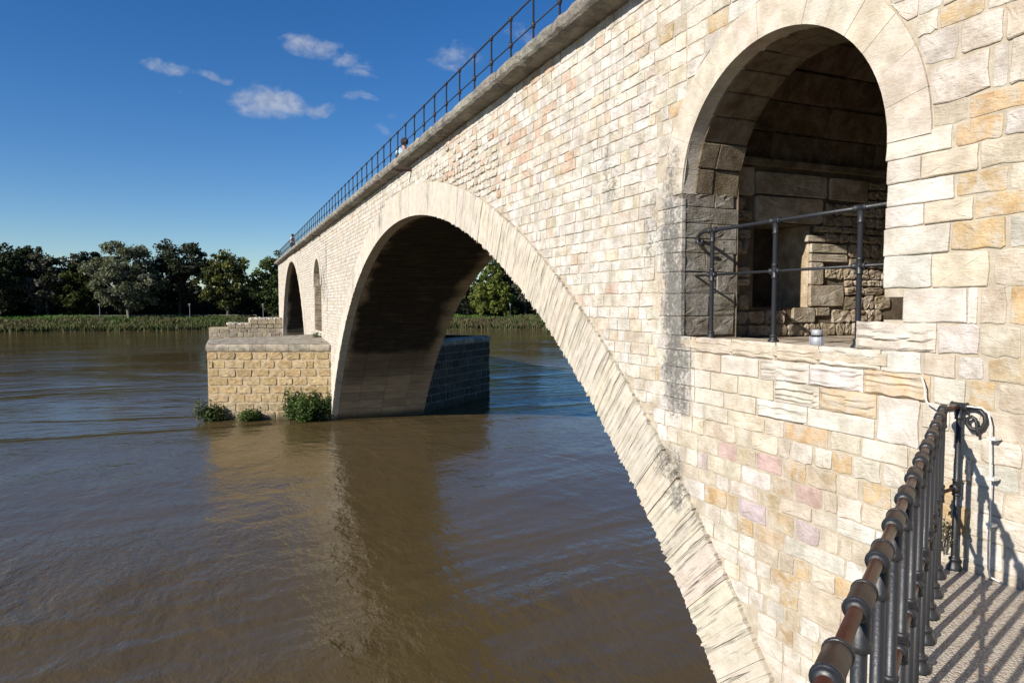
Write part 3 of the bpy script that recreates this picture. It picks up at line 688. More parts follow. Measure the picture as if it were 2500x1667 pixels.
for (x0,x1,z0,z1,k) in fixed:
    mb = MB(); c = jig((.40,.355,.285), rc, .05)
    stone(mb, CF, x0+.005, x1-.005, z0+.004, z1-.004, .035, rc, c, 14, .07, .02, .3)
    part(mb, 'chamber_stone', M['inner'], ((x0+x1)/2, 6.3, (z0+z1)/2))
z = 4.96
while z < 6.9:
    h = rc.uniform(.08,.2); x = 5.16
    while x < 7.8:
        w = rc.uniform(.07,.34); xm, zm = x+w/2, z+h/2
        hit = any(x < b_ and x+w > a and z < d-.01 and z+h > c for a,b_,c,d,_ in occ) or (5.66 < x+w and x < 6.58 and 5.29 < z+h and z < 6.32)
        if not hit and z+h < 6.95:
            mb = MB(); stone(mb, CF, x+.006, x+w-.006, z+.006, z+h-.006, rc.uniform(.02,.05), rc, jig((.35,.30,.235), rc, .16), 14, .2, .1, .7)
            part(mb, 'chamber_stone', M['inner'], (xm, 6.3, zm))
        x += w if not hit else .05
    z += h
# niche in the middle pier
nb = MB(); nc = (.36,.30,.22)
soffit((PW[0], PW[1], PW[2]), -math.pi/2, math.pi/2, 12, [XF+.2, 5.2, 6.0], 'reveal_block', M['inner'], lambda r: jig((.38,.33,.26), r, .1), 43, back=.04)
for yy, s in ((35.45,1),(38.25,-1)):
    NF = Fr((XF, yy, 0), (s,0,0) if s > 0 else (1,0,0), (0,0,1), (0,s,0)); zz = 3.45
    while zz < 6.3:
        h = min(R0.uniform(.22,.3), 6.32-zz)
        for u0,u1 in ((.03,.75),(.75,1.6)):
            stone(nb, NF, u0+.006, u1-.006, zz+.005, zz+h-.005, .012, R0, jig((.37,.32,.25), R0, .12), 8, .08, .02, .2)
        zz += h
    quad(nb, (XM,yy-.01*s,3.3),(6.0,yy-.01*s,3.3),(6.0,yy-.01*s,6.35),(XM,yy-.01*s,6.35), nc)
quad(nb, (6.0,35.4,3.3),(6.0,38.3,3.3),(6.0,38.3,7.75),(6.0,35.4,7.75), nc)
quad(nb, (XM,35.4,3.42),(6.0,35.4,3.42),(6.0,38.3,3.42),(XM,38.3,3.42), nc)
part(nb, 'pier_niche', M['inner'])
# ---- coping stones along the deck edge
rk = random.Random(17); y = -4.
PR = [(4.46,8.885),(4.20,8.895),(4.125,8.925),(4.09,8.965),(4.078,9.05),(4.10,9.115),(4.18,9.13),(4.56,9.135),(4.56,8.89)]
while y < 65.4:
    L = min(rk.uniform(.95,1.45), 65.5-y); ns = 7 if y < 30 else 3; mb = MB(); vs = []; fs = []; ox, oz = rk.uniform(-.012,.012), rk.uniform(-.006,.006)
    for i in range(ns+1):
        yy = y+.006+(L-.012)*i/ns
        for q, (x, z) in enumerate(PR):
            f = 1 if q < 7 else 0
            e = .012 if i in (0, ns) and 1 < q < 7 else 0
            vs.append((x+ox+e+f*.024*noise.noise((x*9,yy*4.1,z*11)), yy, z+oz+f*.02*noise.noise((yy*4.3,x*7,z*9+5))-(e if q > 3 else 0)))
    n = len(PR)
    for i in range(ns):
        for q in range(n): fs.append((i*n+q, i*n+(q+1)%n, (i+1)*n+(q+1)%n, (i+1)*n+q))
    fs.append(tuple(range(n-1,-1,-1))); fs.append(tuple(ns*n+q for q in range(n)))
    mb.add(vs, fs, jig((1,1,1), rk, .12)); part(mb, 'coping_stone', M['coping'], (4.1, y+L/2, 9.0)); y += L
for yy in (17.2, 35.4, 45.2):
    mb = MB(); lathe(mb, (4.5,yy,8.76), (-1,0,-.05), [(0,.05),(.46,.05),(.46,.056),(.50,.056),(.5,.04),(.3,.038)], 12)
    part(mb, 'drain_spout', M['rust'], (4.2,yy,8.76))

# ---- cutwaters
def cutwater(poly, ztop, zc, name, rows, coping=True, seed=1, cols=((.42,.31,.165),(.45,.345,.205),(.39,.295,.165)), core=(.44,.355,.235), nface=None, gjoint=.055, faces=(0,)):
    r = random.Random(seed); mb = MB(); n = len(poly)
    vs = [(p[0],p[1],-.6) for p in poly] + [(p[0],p[1],zc) for p in poly]
    mb.add(vs, [(i,(i+1)%n,n+(i+1)%n,n+i) for i in range(n)] + [tuple(range(n,2*n))], core)
    cw = part(mb, name, M['sand'], (poly[0][0], poly[0][1], 0))
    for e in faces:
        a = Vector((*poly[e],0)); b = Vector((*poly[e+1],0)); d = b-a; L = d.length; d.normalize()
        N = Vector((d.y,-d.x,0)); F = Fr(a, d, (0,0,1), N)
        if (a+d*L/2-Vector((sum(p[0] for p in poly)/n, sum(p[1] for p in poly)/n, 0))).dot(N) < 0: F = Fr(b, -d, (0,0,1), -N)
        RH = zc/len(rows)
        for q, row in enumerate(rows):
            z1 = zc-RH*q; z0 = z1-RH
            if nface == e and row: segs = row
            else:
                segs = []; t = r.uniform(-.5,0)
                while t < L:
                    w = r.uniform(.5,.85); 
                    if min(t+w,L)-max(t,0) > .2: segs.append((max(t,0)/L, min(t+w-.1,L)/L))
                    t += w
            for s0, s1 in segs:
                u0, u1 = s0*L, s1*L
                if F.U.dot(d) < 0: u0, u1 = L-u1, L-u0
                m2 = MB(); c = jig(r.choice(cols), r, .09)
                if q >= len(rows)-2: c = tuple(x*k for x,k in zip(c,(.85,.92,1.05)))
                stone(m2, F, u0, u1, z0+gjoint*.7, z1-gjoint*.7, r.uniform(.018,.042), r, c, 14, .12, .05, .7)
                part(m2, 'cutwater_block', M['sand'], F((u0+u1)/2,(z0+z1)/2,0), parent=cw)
    return cw
fx = lambda a, b: ((a-78)/1612, (b-78)/1612)
ROWS = [[fx(*p) for p in L] for L in (
 [(80,203),(240,437),(480,657),(690,855),(882,1057),(1108,1282),(1308,1475),(1508,1662)], [(82,147),(158,303),(340,555),(583,772),(820,948),(998,1182),(1218,1382),(1395,1465),(1490,1680)],
 [(82,215),(235,437),(460,650),(680,876),(908,1087),(1098,1296),(1338,1500),(1538,1682)], [(90,337),(358,532),(578,757),(800,977),(1010,1180),(1210,1376),(1413,1652)],
 [(90,212),(250,450),(488,642),(690,882),(930,1087),(1118,1300),(1350,1650)], [(92,337),(383,557),(573,772),(790,977),(1010,1200),(1240,1400),(1440,1655)],
 [(100,280),(310,432),(470,670),(708,862),(884,1065),(1098,1300),(1338,1655)], [(120,420),(460,700),(716,950),(980,1300),(1338,1655)])]
ROWS = [[(1-b, 1-a) for a, b in L] for L in ROWS]
up1 = [(4.40,32.3),(-.85,34.4),(-.85,39.2),(4.40,41.3)]
cw1 = cutwater(up1, 3.5, 3.16, 'cutwater', ROWS, seed=51, nface=0)
dn1 = [(8.75,41.3),(14.0,36.9),(8.75,32.4)]
cw2 = cutwater(dn1, 3.5, 3.2, 'cutwater', [None]*8, seed=52, faces=(1,), core=(.17,.15,.12), cols=((.085,.072,.055),(.105,.09,.065),(.07,.062,.05)))  # same sandstone, blocks and core darkened in colour for the bridge's shade
# bullnosed coping and sloping slab on the near cutwater
def capping(poly, z0, z1, ridge, cw, seed, steps):
    r = random.Random(seed)
    for e in range(len(poly)-1):
        a = Vector((*poly[e],0)); b = Vector((*poly[e+1],0)); d = (b-a); L = d.length; d.normalize(); N = Vector((d.y,-d.x,0))
        if N.dot((a+b)/2-Vector((sum(p[0] for p in poly)/len(poly), sum(p[1] for p in poly)/len(poly),0))) < 0: N = -N
        nn = steps if e == 0 else max(2, int(L/.95)); ts = [0]+sorted((k+r.uniform(-.2,.2))/nn for k in range(1,nn))+[1]
        H = z1-z0; P2 = [(-.5,0),(.03,0),(.06,.05),(.08,.15),(.08,.22),(.06,H-.05),(.0,H),(-.5,H+.04)]
        for k in range(nn):
            m = MB(); vs = []; fs = []; n = len(P2); ns = 4
            for i in range(ns+1):
                t = ts[k]*L+.006+((ts[k+1]-ts[k])*L-.012)*i/ns
                for q,(o,h) in enumerate(P2):
                    f = 1 if 0 < q < 7 else 0; p = a+d*t+N*(o+f*.02*noise.noise((t*3+seed,h*9,o*4)))
                    vs.append((p.x,p.y,z0+h+f*.015*noise.noise((t*4,h*7+seed,1))))
            for i in range(ns):
                for q in range(n): fs.append((i*n+q, (i+1)*n+q, (i+1)*n+(q+1)%n, i*n+(q+1)%n))
            fs.append(tuple(range(n))); fs.append(tuple(ns*n+q for q in range(n-1,-1,-1)))
            m.add(vs, fs, jig((1.25,1.2,1.1), r, .14))
            c = a+d*((ts[k]+ts[k+1])/2*L); part(m, 'cutwater_coping', M['coping'], (c.x,c.y,z0), parent=cw)
    m = MB(); q = [(p[0],p[1],z1+.012) for p in poly]; c0 = (ridge[0][0],ridge[0][1],ridge[0][2]); c1 = (ridge[1][0],ridge[1][1],ridge[1][2])
    return m, q, c0, c1
m, q, c0, c1 = capping(up1, 3.16, 3.49, ((4.41,37.2,3.76),(-.7,36.8,3.53)), cw1, 61, 6)
m.add(q+[c0,c1], [(0,4,5,1),(1,5,2),(2,5,4,3)], (1.25,1.22,1.16)); part(m, 'cutwater_slab', M['coping'], (2,36,3.5), parent=cw1)
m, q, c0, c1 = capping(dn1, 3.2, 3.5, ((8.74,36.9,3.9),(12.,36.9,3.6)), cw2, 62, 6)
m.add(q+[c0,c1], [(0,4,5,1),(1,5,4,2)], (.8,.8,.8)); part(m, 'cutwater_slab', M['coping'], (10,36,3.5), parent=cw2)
# stepped, ruined cutwater of the far pier
cw3 = cutwater([(4.40,61.0),(-1.37,62.0),(-1.37,66.2),(4.40,67.5)], 3.3, 3.31, 'ruined_cutwater', [None]*9, seed=53, cols=((.33,.29,.23),(.38,.34,.27),(.28,.25,.2)), gjoint=.035)
for (xa, za, zb) in ((.09,3.31,3.64),(1.83,3.64,4.06)):
    y0 = 61.0+(4.4-xa)*.173; m = MB(); boxm(m, (xa,y0,za-.02), (4.40,66.2,zb), (.40,.35,.27)); part(m, 'broken_course', M['sand'], (xa,62,za), parent=cw3)
    F = Fr((4.4,61.0,0), Vector((-5.77,1.0,0)).normalized()*-1, (0,0,1), Vector((-1.0,-5.77,0)).normalized())
    F = Fr((xa,y0,0), Vector((5.77,-1.0,0)).normalized(), (0,0,1), Vector((-1.0,-5.77,0)).normalized()); u = 0
    while u < (4.4-xa)*1.01-.2:
        w = min(R0.uniform(.5,.9), (4.4-xa)*1.01-u); m = MB(); stone(m, F, u+.02, u+w-.02, za+.02, zb-.02, .05, R0, jig((.34,.29,.21), R0, .12), 14, .12, .04, .4)
        part(m, 'cutwater_block', M['sand'], F(u+w/2,(za+zb)/2,0), parent=cw3); u += w
rub = MB()
for k in range(240):
    xa = R0.uniform(-1.2,4.3); zt = 3.31 if xa < .09 else 3.64 if xa < 1.83 else 4.06
    if xa < .0: continue
    y0 = 61.0+(4.4-xa)*.173; yy = y0 + abs(R0.gauss(0,.9)) + .1; s = R0.uniform(.05,.13)
    z = (3.64 if xa < 1.83 else 4.06) + R0.uniform(-.02,.06)
    stone(rub, Fr((xa,yy,z),(1,0,0),(0,1,0),(0,0,1)), -s, s, -s*.7, s*.7, s*.8, R0, jig((.50,.46,.40),R0,.1), 8, .3, .15, .5)
tag(part(rub, 'loose_rubble', M['stone'], parent=cw3), kind='stuff')
# ------------------------------------------------------------------ river, banks
def sheet(name, xs, ysl, zf, mat, label=None):
    vs = [(x, y, zf(x, y)) for y in ysl for x in xs]; n = len(xs)
    fs = [(j*n+i, j*n+i+1, (j+1)*n+i+1, (j+1)*n+i) for j in range(len(ysl)-1) for i in range(n-1)]
    me = bpy.data.meshes.new(name); me.from_pydata(vs, [], fs); me.materials.append(mat)
    return tag(link(name, me), kind='structure')
sheet('river_water', [-2500,-600,-100,0,100,600,2500], [-1500,-200,0,80,250], lambda x, y: 0., M['water'])
BX = [-2500,-400,-39.7,-3.4,44.7,64.1,120,400,2500]; BY = [120,185,156.8,152.6,139.9,131.8,112,60,-100]
def yb(x): return float(np.interp(x, BX, BY))
def bankz(x, d):
    w = .35*noise.noise((x*.12, d*.15, 3.)) + .12*noise.noise((x*.5, d*.5, 1.))
    return float(np.interp(d, [-6,0,2,6,12,2000], [-2,.05,.75,1.9,2.3,2.4])) + (w if 1 < d < 60 else 0)
xs = sorted(set([-2500,-1200,-700,-400,-250,-170]+list(range(-120,160,2))+[200,300,450,700,1200,2500]))
dl = [-6,-1,0,1,2,3,4.5,6,8,10,12,15,20,30,45,80,150,300,700,1500,4000]
vs = [(x, yb(x)+d, bankz(x, d)) for d in dl for x in xs]; n = len(xs)
me = bpy.data.meshes.new('ground'); me.from_pydata(vs, [], [(j*n+i, j*n+i+1, (j+1)*n+i+1, (j+1)*n+i) for j in range(len(dl)-1) for i in range(n-1)]); me.materials.append(M['bank'])
tag(link('ground', me), kind='structure')
hx = list(range(-900,1300,40))
sheet('hill', hx, [820,900,1000,1150,1400], lambda x, y: -2+ (30+14*noise.noise((x*.004,y*.004,2.)))*math.sin(math.pi*min(1,max(0,(y-810)/600))), M['hill'])

# ---- leaves in bulk
def leafquads(C, size, cols, rs, flat=0., stretch=1.5):
    n = len(C); a = rs.normal(size=(n,3)); a[:,2] += flat*np.sign(rs.rand(n)-.5)*1.; a /= np.linalg.norm(a,axis=1)[:,None]+1e-9
    t = rs.normal(size=(n,3)); u = np.cross(a,t); u /= np.linalg.norm(u,axis=1)[:,None]+1e-9; w = np.cross(a,u)
    s = (size*(.6+.8*rs.rand(n)))[:,None] if np.isscalar(size) else size[:,None]
    V = np.stack([C-u*s*.5*stretch, C-w*s*.42, C+u*s*.5*stretch, C+w*s*.42], 1)
    return V, np.repeat(cols[:,None,:],4,1)
def quadobj(name, V, K, mat, parent=None, base=(0,0,0)):
    n = V.shape[0]; me = bpy.data.meshes.new(name)
    V = V.reshape(-1,3)-np.array(base)
    me.vertices.add(n*4); me.vertices.foreach_set('co', V.astype(np.float32).ravel())
    me.loops.add(n*4); me.loops.foreach_set('vertex_index', np.arange(n*4,dtype=np.int32))
    me.polygons.add(n); me.polygons.foreach_set('loop_start', np.arange(0,n*4,4,dtype=np.int32)); me.polygons.foreach_set('loop_total', np.full(n,4,dtype=np.int32))
    me.update(); a = me.color_attributes.new('col','FLOAT_COLOR','POINT')
    a.data.foreach_set('color', np.concatenate([K.reshape(-1,3), np.ones((n*4,1))],1).astype(np.float32).ravel())
    me.materials.append(mat); o = bpy.data.objects.new(name, me); COL.objects.link(o)
    if parent is not None: o.parent = parent
    return o
def tree(label, x, y, ztop, hw, zlow, col, name='broadleaf_tree', seed=1, ncl=70, per=70, leaf=.42, crad=1.15, shape='round', lean=0., bark='bark', holes=.0, col2=None, group='trees along the far bank', z0=2.1):
    rs = np.random.RandomState(seed); rnd = random.Random(seed)
    e = empty(name, label, 'tree', (x,y,z0), group)
    H = ztop-zlow; cz = (ztop+zlow)/2; cl = []
    while len(cl) < ncl:
        p = rs.uniform(-1,1,3)
        if shape == 'round': ok = .30 < np.linalg.norm(p*np.array([1,1,1.02])) < 1
        elif shape == 'cone': ok = math.hypot(p[0],p[1]) < (1-p[2])*.62+.12 and math.hypot(p[0],p[1]) > .12
        elif shape == 'fan': ok = math.hypot(p[0],p[1]) < .45+.55*min(1,(p[2]+1)*.8) and np.linalg.norm(p) < 1.18 and p[2] > -.9 and (p[2] > .1 or rs.rand() < .5)
        else: ok = np.linalg.norm(p) < 1.05 and (abs(p[0]) > .2 or p[2] > .2)
        if not ok: continue
        w = 1+.28*noise.noise((p[0]*1.6+seed, p[1]*1.6, p[2]*1.6))
        q = np.array([p[0]*hw*w, p[1]*hw*.9*w, p[2]*H/2*(.98 if w > 1 else w)])
        if holes and noise.noise((q[0]*.32+seed*3, q[1]*.32, q[2]*.32)) < -holes: continue
        cl.append(q + np.array([lean*(q[2]/H+.5), 0, cz-z0]))
    cl = np.array(cl); C = []; K = []
    for q in cl:
        k = max(20, int(per*rs.uniform(.6,1.3))); r = crad*rs.uniform(.65,1.25)
        d = rs.normal(size=(k,3)); d /= np.linalg.norm(d,axis=1)[:,None]; d *= (rs.rand(k,1)**.45)*r; d[:,2] *= .72
        C.append(q+d); base = np.array(col if (col2 is None or rs.rand() < .6) else col2)*rs.uniform(.75,1.3)
        K.append(np.clip(base*(1+.25*rs.normal(size=(k,1))),.008,.3))
    C = np.concatenate(C); K = np.concatenate(K); V, KK = leafquads(C, leaf, K, rs)
    quadobj('crown', V, KK, M['leaf'], e)
    mb = MB(); r0 = .028*(ztop-z0)*rnd.uniform(.8,1.1); tt = (zlow-z0)+H*.55
    P = [(0+lean*.0, 0, -.3)] + [(lean*k/5*.8+.25*noise.noise((k*.7,seed,0)), .25*noise.noise((k*.7,seed,4)), tt*k/5) for k in range(1,6)]
    tube(mb, P, [r0*1.25]+[r0*(1-k*.15) for k in range(1,6)], 8)
    for k in range(13):
        q = cl[rnd.randrange(len(cl))]; b0 = Vector(P[rnd.choice((2,3,3,4,4))]); en = Vector(q)
        md = b0.lerp(en,.5)+Vector((rnd.uniform(-.4,.4),rnd.uniform(-.4,.4),rnd.uniform(-.2,.5)))
        tube(mb, [b0,md,en], [r0*.42,r0*.26,r0*.08], 6)
    t = mb.build('trunk', M[bark], e)
    return e
dk = (0.035,0.045,0.019); gy = (0.155,0.162,0.108); yl = (0.115,0.121,0.032); pn = (.013,.022,.012)
tree('dark broad tree at the far left edge of the bank', -42.2, 166.9, 17.8, 4.6, 2.6, dk, seed=1, ncl=150, crad=1.35)
tree('tall dark tree second from the left edge, with a bumpy top', -38.6, 171., 18.6, 3.6, 3.0, (0.041,0.047,0.024), seed=2, ncl=120, crad=1.3)
tree('pale grey leafed tree with a thin airy top near the left edge', -34.3, 168.2, 17.4, 4.3, 3.2, (0.115,0.108,0.084), seed=3, ncl=130, per=52, holes=.3, col2=(0.035,0.041,0.022), bark='pale_bark')
tree('smaller pale airy tree between the grey tree and the pine', -30.8, 171.9, 16.2, 3.7, 3.2, (0.095,0.089,0.063), seed=4, ncl=100, per=50, holes=.3)
tree('bushy olive green tree in front of the dark pine', -28.9, 167.8, 13.6, 4.0, 2.8, (0.057,0.068,0.019), seed=5, ncl=120, shape='round', crad=1.3)
tree('dark pine with clumped needles rising above its neighbours', -26.3, 169.6, 16.8, 2.9, 5.5, pn, name='pine_tree', seed=6, ncl=64, per=95, leaf=.34, crad=1.05, shape='fan')
tree('big silvery white poplar leaning over the bank with a pale trunk', -18.7, 162.4, 18.4, 6.9, 3.6, gy, name='poplar_tree', seed=7, ncl=250, per=72, leaf=.38, crad=1.2, holes=.3, lean=-1.2, bark='pale_bark', col2=(0.095,0.103,0.057))
tree('tall dark fan shaped tree with bare branches showing on its right', -9.2, 164.3, 18.6, 5.4, 3.4, (0.041,0.049,0.027), seed=8, ncl=150, per=60, shape='fan', holes=.2, crad=1.25)
tree('yellow green tree with a ragged top and a pale forked trunk', 0.4, 160.6, 17.1, 5.9, 3.6, yl, seed=9, ncl=160, per=64, holes=.22, bark='pale_bark', col2=(0.041,0.049,0.016), crad=1.2)
tree('leafy green tree touching the left edge of the bridge', 9.6, 159.3, 17.0, 4.0, 2.8, (0.065,0.086,0.027), seed=10, ncl=125, per=64, crad=1.25)
tree('upright yellow green poplar framed by the arch', 55.3, 144.5, 16.6, 4.3, 3.0, (0.115,0.135,0.027), name='poplar_tree', seed=11, ncl=170, shape='cone', crad=1.05)
tree('pale leafed tree with a white trunk at the right of the arch view', 63.6, 144.1, 16.6, 4.2, 4.4, (0.108,0.115,0.074), seed=12, ncl=120, per=60, bark='pale_bark', holes=.2)
tree('dark narrow tree behind the poplar in the arch view', 60.2, 150.6, 15.6, 3.4, 2.8, dk, seed=13, ncl=100)
def cloud_leaves(name, n, x0, x1, d0, d1, zlo, zhi, col, leaf, seed, freq, mat='leaf'):
    rs = np.random.RandomState(seed); C = []; K = []
    while len(C) < n:
        x = rs.uniform(x0,x1); d = rs.uniform(d0,d1); top = zlo+(zhi-zlo)*(.55+.55*noise.noise((x*freq, d*freq, seed))+.25*noise.noise((x*freq*3.1,d*freq*3,seed)))
        z = zlo+(top-zlo)*rs.rand()**.7
        C.append((x, yb(x)+d, z)); k = (1+.5*noise.noise((x*freq*2,z*.5,d*.3)))*(1+.25*rs.normal()); K.append([max(.006,q*k) for q in col])
    V, KK = leafquads(np.array(C), leaf, np.array(K), rs); o = quadobj(name, V, KK, M[mat]); return tag(o, kind='stuff')
tag(cloud_leaves('far_wood', 60000, -95, 125, 22, 34, 1.8, 15.0, (.016,.021,.009), .75, 71, .11), 'dense dark wood filling the gaps behind the bank trees', 'wood')
tag(cloud_leaves('undergrowth', 34000, -70, 100, 11, 18, 1.9, 7.2, (.014,.018,.008), .5, 72, .17), 'dark shrubs under the trees on the far bank', 'undergrowth')
# reeds and brambles along the water's edge
def blades(name, n, seed, d0, d1, hlo, hhi, pal, wid, mask, label, cat):
    rs = np.random.RandomState(seed); V = []; K = []
    while len(V) < n:
        x = rs.uniform(-62,92); d = rs.uniform(d0,d1)
        if mask and mask(x, d) < rs.rand()*.6: continue
        pz = bankz(x, d) if d > .2 else .05
        cl = .5+.5*noise.noise((x*.35, d*.4, seed)); h = (hlo+(hhi-hlo)*cl)*rs.uniform(.6,1.1)
        y = yb(x)+d; a = rs.uniform(0,2*math.pi); lx, ly = rs.normal()*.35*h, rs.normal()*.25*h; w = wid*rs.uniform(.6,1.3)
        ux, uy = math.cos(a)*w, math.sin(a)*w
        V.append([(x-ux,y-uy,pz-.1),(x+ux,y+uy,pz-.1),(x+lx*.6+ux,y+ly*.6+uy,pz+h*.75),(x+lx,y+ly,pz+h)])
        p = noise.noise((x*.13, d*.2, seed+5.))+.35*rs.normal(); c = pal[0] if p < -.15 else pal[1] if p < .3 else pal[2]
        k = rs.uniform(.7,1.25); K.append([[q*k for q in c]]*4)
    return tag(quadobj(name, np.array(V), np.array(K), M['reed']), label, cat, kind='stuff')
blades('reeds', 34000, 81, -.2, 5.5, .7, 1.7, ((.12,.10,.05),(.11,.12,.048),(.08,.115,.034)), .10, None, 'band of brown and green reeds along the water edge of the far bank', 'reeds')
blades('bank_grass', 22000, 82, 4.5, 10.5, .5, 1.25, ((.065,.14,.022),(.08,.18,.024),(.09,.13,.035)), .13, lambda x, d: .5+1.2*noise.noise((x*.06,d*.1,9.)), 'bright green growth along the top of the far bank', 'grass')
# lamps on the bank path
lampm = plain('lamp_grey', (.20,.21,.22), .5); lampg = plain('lamp_globe', (.30,.31,.31), .3)
def lamp(x, y, label):
    e = empty('street_lamp', label, 'street lamp', (x,y,2.2), 'lamps along the bank path')
    m = MB(); lathe(m, (0,0,0), (0,0,1), [(0,.10),(.4,.09),(.45,.065),(2.75,.05)], 8); m.build('pole', lampm, e)
    m = MB(); lathe(m, (0,0,2.72), (0,0,1), [(0,.05),(.06,.10),(.36,.24),(.40,.25)], 10); m.build('lantern', lampg, e)
    m = MB(); lathe(m, (0,0,3.12), (0,0,1), [(0,.27),(.04,.25),(.12,.05)], 10); m.build('cap', lampm, e)
lamp(-23.8,160.9,'slim street lamp left of the silvery poplar'); lamp(-7.1,159.,'slim street lamp below the dark fan shaped tree')
lamp(58.2,140.2,'slim street lamp seen through the arch'); lamp(7.3,155.8,'slim street lamp beside the bridge edge on the bank')
fe = empty('bank_fence', 'low pale single rail fence along the top of the far bank', 'fence', (-15, 163, 2.2)); 
P = [(x, yb(x)+8.5, 2.95) for x in range(-34, 10, 4)]; wood = plain('pale_wood', (.20,.19,.16))
m = MB(); tube(m, [(p[0]+15,p[1]-163,p[2]-2.2) for p in P], .07, 6); m.build('rail', wood, fe)
for p in P:
    m = MB(); tube(m, [(p[0]+15,p[1]-163,-.4),(p[0]+15,p[1]-163,.82)], .08, 6); m.build('fence_post', wood, fe)

# ------------------------------------------------------------------ walkway at the near pier
wk = MB(); pl = [(4.42,3.16),(4.10,3.02),(-2.2,-1.02),(-2.2,-6),(4.42,-6)]
n = len(pl); wk.add([(p[0],p[1],-.6) for p in pl]+[(p[0],p[1],3.62) for p in pl], [tuple(range(n,2*n))]+[(i,n+i,n+(i+1)%n,(i+1)%n) for i in range(n)], (.42,.37,.3))
tag(wk.build('walkway', M['pave']), kind='structure')
# ------------------------------------------------------------------ railings
RPROF = [(0,.045),(.012,.046),(.03,.037),(.05,.026),(.06,.027),(.064,.032),(.076,.032),(.08,.024),(.09,.0185),(.1,.0175)]
hr = empty('walkway_railing', 'dark iron railing with a rubbed brown handrail in the right foreground', 'railing', (4.12,2.87,3.62))
E = Vector((-.844,-.536,0)).normalized(); SP = .335; NPOST = 13
# prototype post
pm = MB(); lathe(pm, (0,0,0), (0,0,1), RPROF+[(1.0,.0175)], 16); 
p0 = pm.build('post', M['iron'], hr, None, True)
def colm(ax, L, r, lip, zc):
    m = MB(); c = Vector((0,0,zc)); 
    lathe(m, c-ax*(L/2), ax, [(0,r*.92),(.006,r),(L-.006,r),(L,r*.92)], 18); return m
mc_ = colm(E, .112, .0270, 0, 1.07)
collar = mc_.build('handrail_collar', M['collar'], p0, None, True)
rims = []
for s in (-1, 1):
    rm = MB(); c = Vector((0,0,1.07))+E*s*.054
    lathe(rm, c-E*s*.004, E*s, [(0,.0265),(.002,.0296),(.008,.0296),(.011,.0265),(.013,.0235),(.018,.0235),(.020,.0205),(.023,.016)], 20)
    rims.append(rm.build('collar_rim', M['iron'], p0, None, True))
sm = MB(); lathe(sm, (0,0,.955), (0,0,1), [(0,.019),(.004,.026),(.02,.026),(.024,.023),(.1,.0235)], 16); stub = sm.build('collar_stem', M['iron'], p0, None, True)
xm_ = MB(); lathe(xm_, (0,0,.485), (0,0,1), [(0,.0185),(.004,.0265),(.014,.0265),(.018,.024),(.095,.024),(.099,.0265),(.109,.0265),(.113,.0185)], 16)
for s in (-1, 1): lathe(xm_, Vector((0,0,.542)), E*s, [(0,.022),(.032,.022),(.034,.026),(.042,.026),(.045,.022),(.050,.021),(.052,.013)], 16)
mid = xm_.build('mid_collar', M['iron'], p0, None, True)
for k in range(1, NPOST):
    q = inst(p0, hr, E*(SP*k))
    for o in (collar, *rims, stub, mid): inst(o, q)
m = MB(); tube(m, [Vector((0,0,1.07))+E*s for s in (-.02, 1, 2, 3, SP*(NPOST-1)+.3)], .0155, 16); m.build('handrail', M['bronze'], hr, None, True)
m = MB(); tube(m, [Vector((0,0,.542))+E*s for s in (-.02, 2, SP*(NPOST-1)+.3)], .0115, 12); m.build('mid_rail', M['bronze'], hr, None, True)
# wall post with its scroll
wp = Vector((.235,.055,0)); ed = Vector((.235,.055,0)).normalized()
m = MB(); lathe(m, wp, (0,0,1), RPROF+[(1.03,.0175)], 16)
lathe(m, wp+Vector((0,0,.985)), (0,0,1), [(0,.018),(.004,.026),(.02,.026),(.024,.023),(.07,.024)], 14)
lathe(m, wp+Vector((0,0,.485)), (0,0,1), [(0,.0185),(.004,.0265),(.014,.0265),(.018,.024),(.095,.024),(.099,.0265),(.109,.0265),(.113,.0185)], 16)
lathe(m, wp+Vector((0,0,.542)), -ed, [(0,.022),(.034,.022),(.036,.027),(.046,.027),(.05,.013)], 14); m.build('wall_post', M['iron'], hr, None, True)
sd = Vector((.25,-.97,0)).normalized()
m = MB(); lathe(m, wp+Vector((0,0,1.07))-sd*.05, sd, [(0,.025),(.003,.031),(.010,.031),(.014,.027),(.086,.027),(.09,.031),(.097,.031),(.1,.022)], 16); m.build('scroll_collar', M['iron'], hr, None, True)
m = MB(); o_ = wp+Vector((0,0,1.07)); SC = [(.05,0),(.085,.002),(.12,-.012),(.145,-.042),(.15,-.08),(.135,-.118),(.105,-.138),(.07,-.132),(.05,-.105),(.052,-.072),(.075,-.055),(.098,-.068),(.106,-.10),(.112,-.145),(.116,-.175)]
tube(m, [o_+sd*a+Vector((-.012*i/14,.0,b_)) for i,(a,b_) in enumerate(SC)], [.0145]*8+[.0135,.0125,.0115,.011,.0105,.010,.009], 12); m.build('scroll', M['iron'], hr, None, True)
m = MB(); tube(m, [Vector((0,0,1.07)), o_], .0155, 12); m.build('link_rail', M['bronze'], hr, None, True)
m = MB(); tube(m, [Vector((0,0,.542)), wp+Vector((0,0,.542))], .0115, 12); m.build('link_rail', M['bronze'], hr, None, True)
